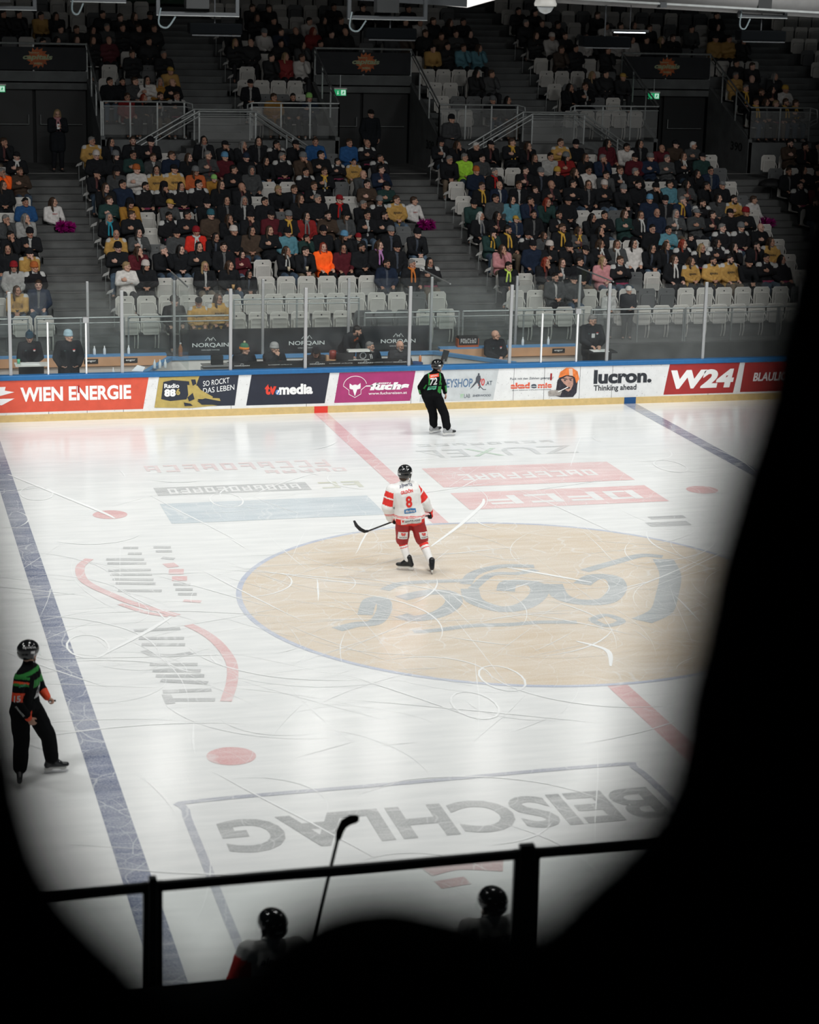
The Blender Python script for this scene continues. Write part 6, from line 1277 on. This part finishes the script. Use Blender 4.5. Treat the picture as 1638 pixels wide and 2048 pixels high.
write_ = dict(ea=(-.25, -.12, 1.12), eb=(.25, -.12, 1.12), wa=(-.10, -.30, 1.03), wb=(.10, -.30, 1.03), da=(.5, -.8, -.2), db=(-.3, -.8, -.3), na=(0, 0, -1), nb=(0, 0, -1), yaw=-.1, pitch=.35)
def bobble(r, c, F):
    m = MB(); m.lathe([(.004, -.03), (.02, -.022), (.03, 0), (.02, .022), (.004, .03)], 12, (0, .012, .175)); part('bobble', m.mesh('bobble', [M_knit], True), r, c, HM(F))
off = 'seated and standing officials behind the far boards'
F = standing(**write_); r, jm, j = clothed(F, (-6.32, 15.72, .15), .0, 'person in black jacket and dark blue bobble hat writing at the left standing table', 'official', 'match_official', BL, hair=('short', 'k'), hat=('beanie', (.02, .05, .075)), scale=.93, badge=True, extra=('glasses',)); bobble(r, (.02, .05, .075), F)
F = standing(ea=(-.27, .0, 1.12), eb=(.27, .0, 1.12), wa=(-.2, -.13, .95), wb=(.2, -.13, .95), da=(.8, 0, -.4), db=(-.8, 0, -.4), yaw=.7); clothed(F, (-5.53, 15.1, .15), .05, 'person standing in long black jacket and light blue beanie, hands in pockets', 'official', 'match_official', BL, hat=('beanie', (.30, .42, .48)), hem=.28, d=.045, badge=True)
def sit(**kw):
    F = seated('lap', kw.pop('yaw', .3)); J = {k: getattr(F, k) for k in ('ha', 'hb', 'ka', 'kb', 'aa', 'ab', 'ta', 'tb', 'sa', 'sb', 'neck', 'head', 'ea', 'eb', 'wa', 'wb', 'da', 'db')}; J['yaw'] = F.yaw; J['pitch'] = .05; J.update(kw); return Fig(**J)
F = sit(yaw=1.1); r, jm, j = clothed(F, (-1.56, 15.35, .15), .1, 'person seated at the desk in black jacket and green and orange bobble hat', 'official', 'match_official', BL, hair=('short', 'b'), hat=('beanie', (.05, .16, .09)), badge=True); bobble(r, (.5, .45, .3), F)
m = MB(); m.lathe([(.100, .010), (.105, .03), (.102, .06), (.096, .064)], 24, (0, .012, 0), 1, 1.12); part('hat_cuff', m.mesh('hat_cuff', [M_knit], True), r, (.70, .22, .03), HM(F))
F = sit(yaw=.8, ea=(-.22, -.2, .78), wa=(.0, -.22, 1.02), da=(.3, .1, .9), na=(.2, .9, 0), ca=.9); clothed(F, (-.86, 15.4, .15), .1, 'person seated at the desk in black jacket and grey beanie, hand at mouth', 'official', 'match_official', BL, hat=('beanie', (.30, .30, .30)), extra=('glasses',), badge=True)
F = sit(yaw=-.2, pitch=.25, sa=(-.185, -.1, .9), sb=(.185, -.1, .9), neck=(0, -.11, .95), head=(0, -.17, 1.05)); clothed(F, (.1, 15.55, .15), 0, 'person in black cap bent low behind the laptop', 'official', 'match_official', (.03, .028, .03), hair=('long', 'b'), hat=('cap', (.012, .012, .014)))
F = standing(sa=(-.17, -.25, 1.27), sb=(.19, -.25, 1.30), neck=(0, -.28, 1.34), head=(.03, -.39, 1.42), yaw=.9, pitch=.35, ea=(-.22, -.32, 1.02), wa=(-.1, -.42, .84), eb=(.25, -.36, 1.03), wb=(.22, -.50, .84), da=(.2, -.4, -.8), db=(0, -.4, -.8)); r, jm, j = clothed(F, (1.05, 16.35, .15), .35, 'bearded person in black hoodie with orange print leaning over the desk', 'official', 'match_official', BL, hair=('short', 'k'), extra=()); part('beard', HW['beard'], r, HAIR['k'][0], HM(F))
wrap(jm, j, 'orange_print', '', lerp(F.neck, F.pel, .32)+V((.05, 0, 0)), (1, 0, .4), (-.4, 0, 1), (0, 1, 0), .16, .08, mat('print_orange', (.45, .09, .015), .7), polys=[[(0, .4), (.25, .9), (.45, .6), (.7, 1), (1, .7), (.8, .4), (.9, .1), (.5, .3), (.2, 0)]])
F = sit(yaw=.75); r, jm, j = clothed(F, (1.36, 15.35, .15), .1, 'grey-haired bearded person in glasses and black hoodie seated at the desk', 'official', 'match_official', BL, hair=('short', 'g'), extra=('glasses', 'beard')); m_ = wrap(jm, j, 'white_cords', '', lerp(F.neck, F.pel, .22), F.rv, (0, 0, 1), (0, 1, 0), .05, .16, M_stick, polys=[[(0, 0), (.25, 0), (.3, 1), (0, 1)], [(.75, 0), (1, 0), (1, 1), (.7, 1)]])
F = sit(yaw=.5, pitch=.3); clothed(F, (2.08, 15.4, .15), .15, 'bald bearded person in glasses and dark grey jacket at the desk end', 'official', 'match_official', (.03, .032, .035), extra=('glasses', 'beard'))
F = sit(yaw=1.1, ea=(-.235, -.07, .74), wa=(-.02, -.28, .64)); clothed(F, (4.72, 16.45, .17), .15, 'balding person with glasses and badge seated on the right timber bench', 'official', 'match_official', BL, extra=('glasses',), badge=True)
F = standing(**dict(write_, yaw=.7)); r, jm, j = clothed(F, (6.88, 15.72, .15), .0, 'grey-haired person in glasses and black jacket writing at the right standing table', 'official', 'match_official', BL, hair=('short', 'g'), extra=('glasses',), badge=True, scale=1.02); wrap(jm, j, 'pass_card', '', lerp(F.neck, F.pel, .42), F.rv, (0, 0, 1), (0, 1, 0), .08, .10, M_stick, off=.012, polys=RECT)
F = standing(yaw=.5, ea=(-.23, -.05, 1.12), wa=(.0, -.24, 1.05), eb=(.23, -.05, 1.12), wb=(.05, -.26, 1.02), da=(.8, -.3, 0), db=(-.8, -.3, 0)); clothed(F, (8.6, 17.85, .59+.307), .0, 'person in black jacket and white cap standing at the mesh fence', 'spectator', 'spectator', BL, hat=('beanie', (.55, .54, .52)), scale=.78)
clothed(F, (8.12, 17.95, .90), .1, 'dark-haired person in white top behind the corner of the rink glass', 'spectator', 'spectator', (.4, .4, .39), hair=('short', 'k'), scale=.72)
F = standing(ea=(-.22, -.1, 1.15), eb=(.22, -.1, 1.15), wa=(-.05, -.24, 1.2), wb=(.05, -.24, 1.2), da=(.4, -.2, .8), db=(-.4, -.2, .8), pitch=.4); r, jm, j = clothed(F, (-4.4, 28.2, 4.1), .1, 'fair-haired person in black coat and pink scarf looking at a phone in the first exit', 'spectator', 'spectator', BL, hair=('long', 'y'), hem=.3); part('scarf', scarf_mesh(F), r, (.45, .22, .24))
tag(MB().box((-.035, -.006, -.07), (.035, .006, .07)).build('phone', M_whitepr, None, loc=(-4.4, 27.92, 5.36)), 'pale phone held by the person in the first exit', 'phone')
F = standing(ea=(-.26, .03, 1.12), eb=(.26, .03, 1.12), yaw=.2); clothed(F, (4.62, 28.7, 4.1), .1, 'person in black coat and cap standing in the second exit', 'spectator', 'spectator', BL, hat=('cap', (.01, .01, .01)), hair=('short', 'k'), hem=.15, scale=1.02)
clothed(standing(yaw=.4, ea=(-.24, -.05, 1.12), eb=(.24, -.05, 1.12), wa=(-.02, -.2, 1.1), wb=(.02, -.22, 1.06), da=(1, 0, 0), db=(-1, 0, 0)), (6.62, 27.25, 4.1), .2, 'person in dark grey jacket leaning at the railing beside the second exit', 'spectator', 'spectator', (.05, .052, .055), hair=('short', 'k'), hat=('beanie', (.012, .012, .014)))
# cheerleaders sitting on the stairs
def pompom(loc, label):
    rr_ = random.Random(int(loc[0]*100)); m = MB()
    for i in range(260):
        d = V((rr_.gauss(0, 1), rr_.gauss(0, 1), rr_.gauss(0, 1))).normalized(); s = d.orthogonal().normalized()*.008; r = rr_.uniform(.11, .19); q = d*r+V((rr_.gauss(0, .012), rr_.gauss(0, .012), -.03*r)); m.add([d*.02-s, d*.02+s, q+s*1.6, q-s*1.6], [(0, 1, 2, 3)])
    o = m.build('pom_pom', mat('foil_magenta', (.45, .015, .25), .25, metal=.5), None, loc=loc); tag(o, label, 'pom-pom', 'magenta pom-poms'); return o
for x, nm in ((-5.0, 'the left stair'), (4.55, 'the centre stair'), (14.4, 'the dark right stair')):
    F = sit(yaw=.75, ka=(.02, -.42, .52), kb=(.16, -.40, .52), aa=(.12, -.62, .19), ab=(.24, -.60, .19), ta=(.17, -.72, .145), tb=(.30, -.70, .145), wa=(.0, -.34, .62), wb=(.14, -.34, .62), da=(.4, -.8, 0), db=(-.2, -.8, 0), w=.86)
    r, jm, j = clothed(F, (x, 23.5, 2.61), .35, 'cheerleader in white top and black leggings sitting on %s' % nm, 'cheerleader', 'cheerleader', (.62, .60, .59), leg=(.012, .012, .014), hair=('long' if x < 0 else 'short', 'b'), shoe=(.75, .74, .72), d=.014, hem=-.03, group='cheerleaders on the stairs')
    wrap(jm, j, 'red_lettering', '', lerp(F.neck, F.pel, .33), F.rv, (0, 0, 1), (0, 1, 0), .14, .03, mat('print_red', (.45, .04, .04), .7), polys=worn_strokes(7))
    for k, a in ((F.ka, F.aa), (F.kb, F.ab)): B = Blob(); B.cap(lerp(k, a, .35), .062, lerp(k, a, .8), .052); part('leg_warmer', B.fuse('leg_warmer', .012, [mat('purple_knit', (.09, .012, .09), .9)], 1), r)
    for s in (0, 1): pompom((x+.16+.19*s, 23.5-.52+.1*s, 2.61+.60-.03*s), 'magenta foil pom-pom held by the cheerleader on %s, %s one' % (nm, ('left', 'right')[s]))
# cups, umbrella
u = empty('umbrella', (15.45, 24.6, LT(7)[1])); tag(u, 'black folded-out umbrella lying over a seat in the corner block', 'umbrella'); m = MB(); m.lathe([(.42, .70), (.36, .80), (.22, .88), (.02, .92)], 16, (0, 0, 0), 1, .8); m.build('canopy', mat('umbrella_black', (.006, .006, .007), .7), u, True); MB().tube([(0, 0, .92), (0, 0, .05)], .01, 6).build('shaft', M_rubber, u)
rc2 = random.Random(5)
for x, k, nm, c in ((-1.17, 1, 'lower centre block lowest occupied row, left', (.5, .3, .12)), (.83, 2, 'man left of the bright orange jacket', (.5, .42, .3)), (.37, 2, 'person with white scarf in lower centre block', (.5, .42, .3)), (-1.0, 3, 'brown jacket person in lower centre block', (.5, .06, .04))):
    y, z = LT(k); m = MB(); m.lathe([(.030, 0), (.042, .11)], 12); o = m.build('drink_cup', mat('cup_%.2f' % c[0]+'%.2f' % c[1], c, .4), None, True, (x+.03, y-.36, z+.62)); tag(o, 'drink cup held by the %s' % nm, 'cup', 'drink cups in the stands')
# ================================================================ near side: player bench, its glass, the near terrace
nb = MB().box((X0, -16.6, -.05), (X1, -14.67, .28)).build('floor_player_bench', M_concrete); tag(nb, kind='structure')
b = empty('near_rink_boards', (0, -14.5, 0)); tag(b, 'near side rink boards in front of the player bench', 'rink boards'); MB().box((X0, -.1, .0), (X1, .08, .92)).build('board_panel', M_boardwhite, b); MB().box((X0, -.13, .92), (X1, .11, 1.02)).build('top_rail', M_blue, b)
b = empty('player_bench', (-6, -15.95, .28)); tag(b, 'long dark player bench behind the near boards', 'bench'); MB().box((-6, -.18, .42), (9, .18, .47)).build('seat', M_black, b)
for x in (-5.5, -2, 2, 5, 8.5): MB().box((x-.03, -.15, 0), (x+.03, .15, .42)).build('leg', M_black, b)
M_frm = mat('dark_frame', (.012, .015, .018), .35, metal=.3)
for i, (xa, xb, nm) in enumerate(((-11.1, -8.235, 'left'), (-8.135, -5.42, 'middle'), (-5.26, -2.6, 'right'))):
    g = empty('framed_glass_screen', ((xa+xb)/2, -16.3, .28)); h = (xb-xa)/2; tag(g, 'dark framed glass screen behind the player bench, %s one' % nm, 'glass screen', 'framed glass screens by the player bench'); H_ = 3.10-.28
    MB().box((-h, -.02, H_-.075), (h, .02, H_)).build('top_rail', M_frm, g, bevel=.006); MB().tube([(-h, -.022, H_-.02), (h, -.022, H_-.02)], .012, 6).build('rail_bead', M_frm, g)
    for s in (-1, 1): MB().box((s*h-.02, -.02, 0), (s*h+.02, .02, H_)).build('side_post', M_frm, g)
    MB().box((-h, -.006, .1), (h, .006, H_-.06)).build('glass', GLASS, g); MB().box((-h, -.02, 0), (h, .02, .12)).build('bottom_rail', M_frm, g)
for x, wd in ((-8.185, .028), (-5.34, .058)): tag(MB().box((-wd, -.03, 0), (wd, .03, 3.14-.28)).build('screen_post', M_frm, None, loc=(x, -16.3, .28), bevel=.006), 'dark %s post between two framed glass screens' % ('thin' if wd < .05 else 'broad'), 'post', 'posts of the near glass screens')
def benchplayer(x, y, yaw, label, arm):
    kw = dict(ea=(-.30, .05, 1.16), eb=(.30, .05, 1.16), wa=(-.28, -.18, 1.02), wb=(.28, -.18, 1.02)); kw.update(arm)
    F0 = standing(**kw); R3 = Matrix.Rotation(math.pi, 3, 'Z'); T = V((x, y, .36)); J = {k: R3 @ getattr(F0, k)*1.03+T for k in ('ha', 'hb', 'ka', 'kb', 'aa', 'ab', 'ta', 'tb', 'sa', 'sb', 'neck', 'head', 'ea', 'eb', 'wa', 'wb')}
    J.update(H=Matrix.Rotation(math.pi-yaw, 3, 'Z'), da=(0, .3, -1), db=(0, .3, -1), na=(-1, 0, 0), nb=(1, 0, 0), w=1.1, ca=.9, cb=.9); F = Fig(**J)
    r = person(F, label, 'ice hockey player', 'hockey_player', voxel=.010, hands=False, feet=False); 
    def cl(p):
        for sh, el in ((F.sa, F.ea), (F.sb, F.eb)):
            t, q = seg_t(p, sh, el)
            if q < .125 and .2 < t < .95 and abs(p.x-x) > .2: return 1
        return 0
    jm = F.jacket('game_jersey', d=.046, voxel=.014, hem=.1, mats=[M_jw, M_jr], cls=cl, cuff=.98, wr_=.005, sleeve=1.12); j = part('jersey', jm, r); c = lerp(F.neck, F.pel, .16)+V((0, 0, 0))
    wrap(jm, j, 'sponsor_lettering', 'alperia', c, (1, 0, 0), (0, 0, 1), (0, 1, 0), .26, .06, M_navyl, shear=.25)
    part('hockey_pants', F.trousers('hockey_pants', d=.06, voxel=.018, mats=[M_pantr]), r); skate(r, F.aa, (0, 1), sole_z=.355); skate(r, F.ab, (0, 1), sole_z=.355); helmet(r, F, dots=4)
    for wr in (F.wa, F.wb): glove(r, wr, (0, .4, -.9), (0, 0, -1), M_jr, M_jblack)
    return r, F
pa, FA = benchplayer(-7.03, -14.98, -.5, 'ice hockey player on the bench in glossy black helmet, holding a stick upright', dict(ea=(-.32, -.02, 1.18), wa=(-.25, -.16, 1.12)))
pb, FB = benchplayer(-5.15, -14.95, -.55, 'ice hockey player in black helmet on the bench beside the broad post', {})
hstick('hockey_stick', [(-6.99, -15.02, .55), (-6.80, -14.98, 1.38), (-6.64, -15.0, 2.12), (-6.50, -15.0, 2.74)], [((-6.50, -15.0, 2.72), (1, 0, .1), .020), ((-6.485, -15.0, 2.80), (1, 0, -.2), .032), ((-6.455, -15.0, 2.86), (.6, 0, -.9), .040), ((-6.40, -14.99, 2.885), (.1, 0, -1), .042), ((-6.345, -14.98, 2.885), (0, 0, -1), .034), ((-6.325, -14.98, 2.885), (0, 0, -1), .018)], 'black hockey stick held upright above the player bench')
# near terrace under the spectators around the camera
m = MB()
for n in range(-3, 14):
    y = -28.85+.8*n; m.box((X0, y-.8, -.05), (X1, y, 7.95-.35*n))
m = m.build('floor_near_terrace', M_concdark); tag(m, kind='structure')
# three spectators in the next row, close in front of the camera, dark against the ice
def near(x, y, z, J0, label, hat=None, hair=None, d=.035, rz=math.pi):
    F0 = Fig(**J0); R3 = Matrix.Rotation(rz, 3, 'Z'); T = V((x, y, z)); J = {k: R3 @ getattr(F0, k)+T for k in ('ha', 'hb', 'ka', 'kb', 'aa', 'ab', 'ta', 'tb', 'sa', 'sb', 'neck', 'head', 'ea', 'eb', 'wa', 'wb')}
    J.update(H=R3 @ F0.H, da=R3 @ V(J0['da']), db=R3 @ V(J0['db']), na=(0, 0, -1), nb=(0, 0, -1)); F = Fig(**J); r = person(F, label, 'spectator', 'spectator', (.05, .03, .02), .009, 'dark spectators close to the camera')
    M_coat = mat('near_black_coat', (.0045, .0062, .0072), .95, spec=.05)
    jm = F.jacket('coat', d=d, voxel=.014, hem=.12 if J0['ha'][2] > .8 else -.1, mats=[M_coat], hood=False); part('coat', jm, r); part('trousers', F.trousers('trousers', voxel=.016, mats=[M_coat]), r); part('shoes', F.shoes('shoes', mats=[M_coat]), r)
    if hat: part('beanie', HW['beanie'], r, (.003, .003, .003), HM(F))
    else: part('hair', HW['short'], r, (.004, .003, .003), HM(F))
    return r
base = dict(ha=(-.09, 0, .92), hb=(.09, 0, .92), ka=(-.10, -.02, .5), kb=(.10, -.02, .5), aa=(-.11, .02, .09), ab=(.11, .02, .09), ta=(-.13, -.11, .042), tb=(.13, -.11, .042), sa=(-.19, .0, 1.43), sb=(.19, .0, 1.43), neck=(0, .005, 1.48), head=(0, -.035, 1.615), ea=(-.25, .04, 1.14), eb=(.27, .05, 1.15), wa=(-.22, -.2, 1.0), wb=(.22, -.2, .98), da=(0, -1, 0), db=(0, -1, 0), yaw=0, pitch=.05)
NR = dict(base, sb=(.186, .0, 1.418), sa=(-.19, 0, 1.42), neck=(0, .005, 1.47), head=(0, -.035, 1.605), wb=(.40, .035, 1.04), wa=(-.26, .05, .88), da=(0, 0, -1), db=(.8, 0, -.6)); NL = dict(base, wb=(.26, .06, .88), wa=(-.382, .10, 1.03), da=(-.8, .1, -.6), db=(0, 0, -1))
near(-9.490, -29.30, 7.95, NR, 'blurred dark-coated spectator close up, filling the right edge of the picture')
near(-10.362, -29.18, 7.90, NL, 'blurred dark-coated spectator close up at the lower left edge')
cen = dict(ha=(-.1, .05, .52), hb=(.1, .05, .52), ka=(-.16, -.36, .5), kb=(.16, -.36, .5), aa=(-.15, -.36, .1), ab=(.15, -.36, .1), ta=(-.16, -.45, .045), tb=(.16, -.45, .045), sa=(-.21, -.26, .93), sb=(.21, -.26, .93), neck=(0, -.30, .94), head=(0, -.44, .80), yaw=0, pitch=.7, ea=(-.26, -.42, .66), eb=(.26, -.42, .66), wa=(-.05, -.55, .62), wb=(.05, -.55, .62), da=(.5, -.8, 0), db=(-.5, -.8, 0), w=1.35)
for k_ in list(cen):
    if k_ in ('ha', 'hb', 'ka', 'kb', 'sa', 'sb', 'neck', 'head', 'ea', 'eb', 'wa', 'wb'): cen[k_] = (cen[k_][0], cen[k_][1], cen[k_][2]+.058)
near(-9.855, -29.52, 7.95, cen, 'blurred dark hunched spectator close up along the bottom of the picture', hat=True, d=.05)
b = empty('low_bench', (-9.855, -29.50, 7.95)); tag(b, 'dark bench under the hunched spectator close to the camera', 'bench'); MB().box((-.28, -.12, .40), (.28, .16, .46)).build('seat_board', M_black, b); MB().box((-.22, -.1, 0), (-.16, .1, .40)).build('leg', M_black, b); MB().box((.16, -.1, 0), (.22, .1, .40)).build('leg', M_black, b)
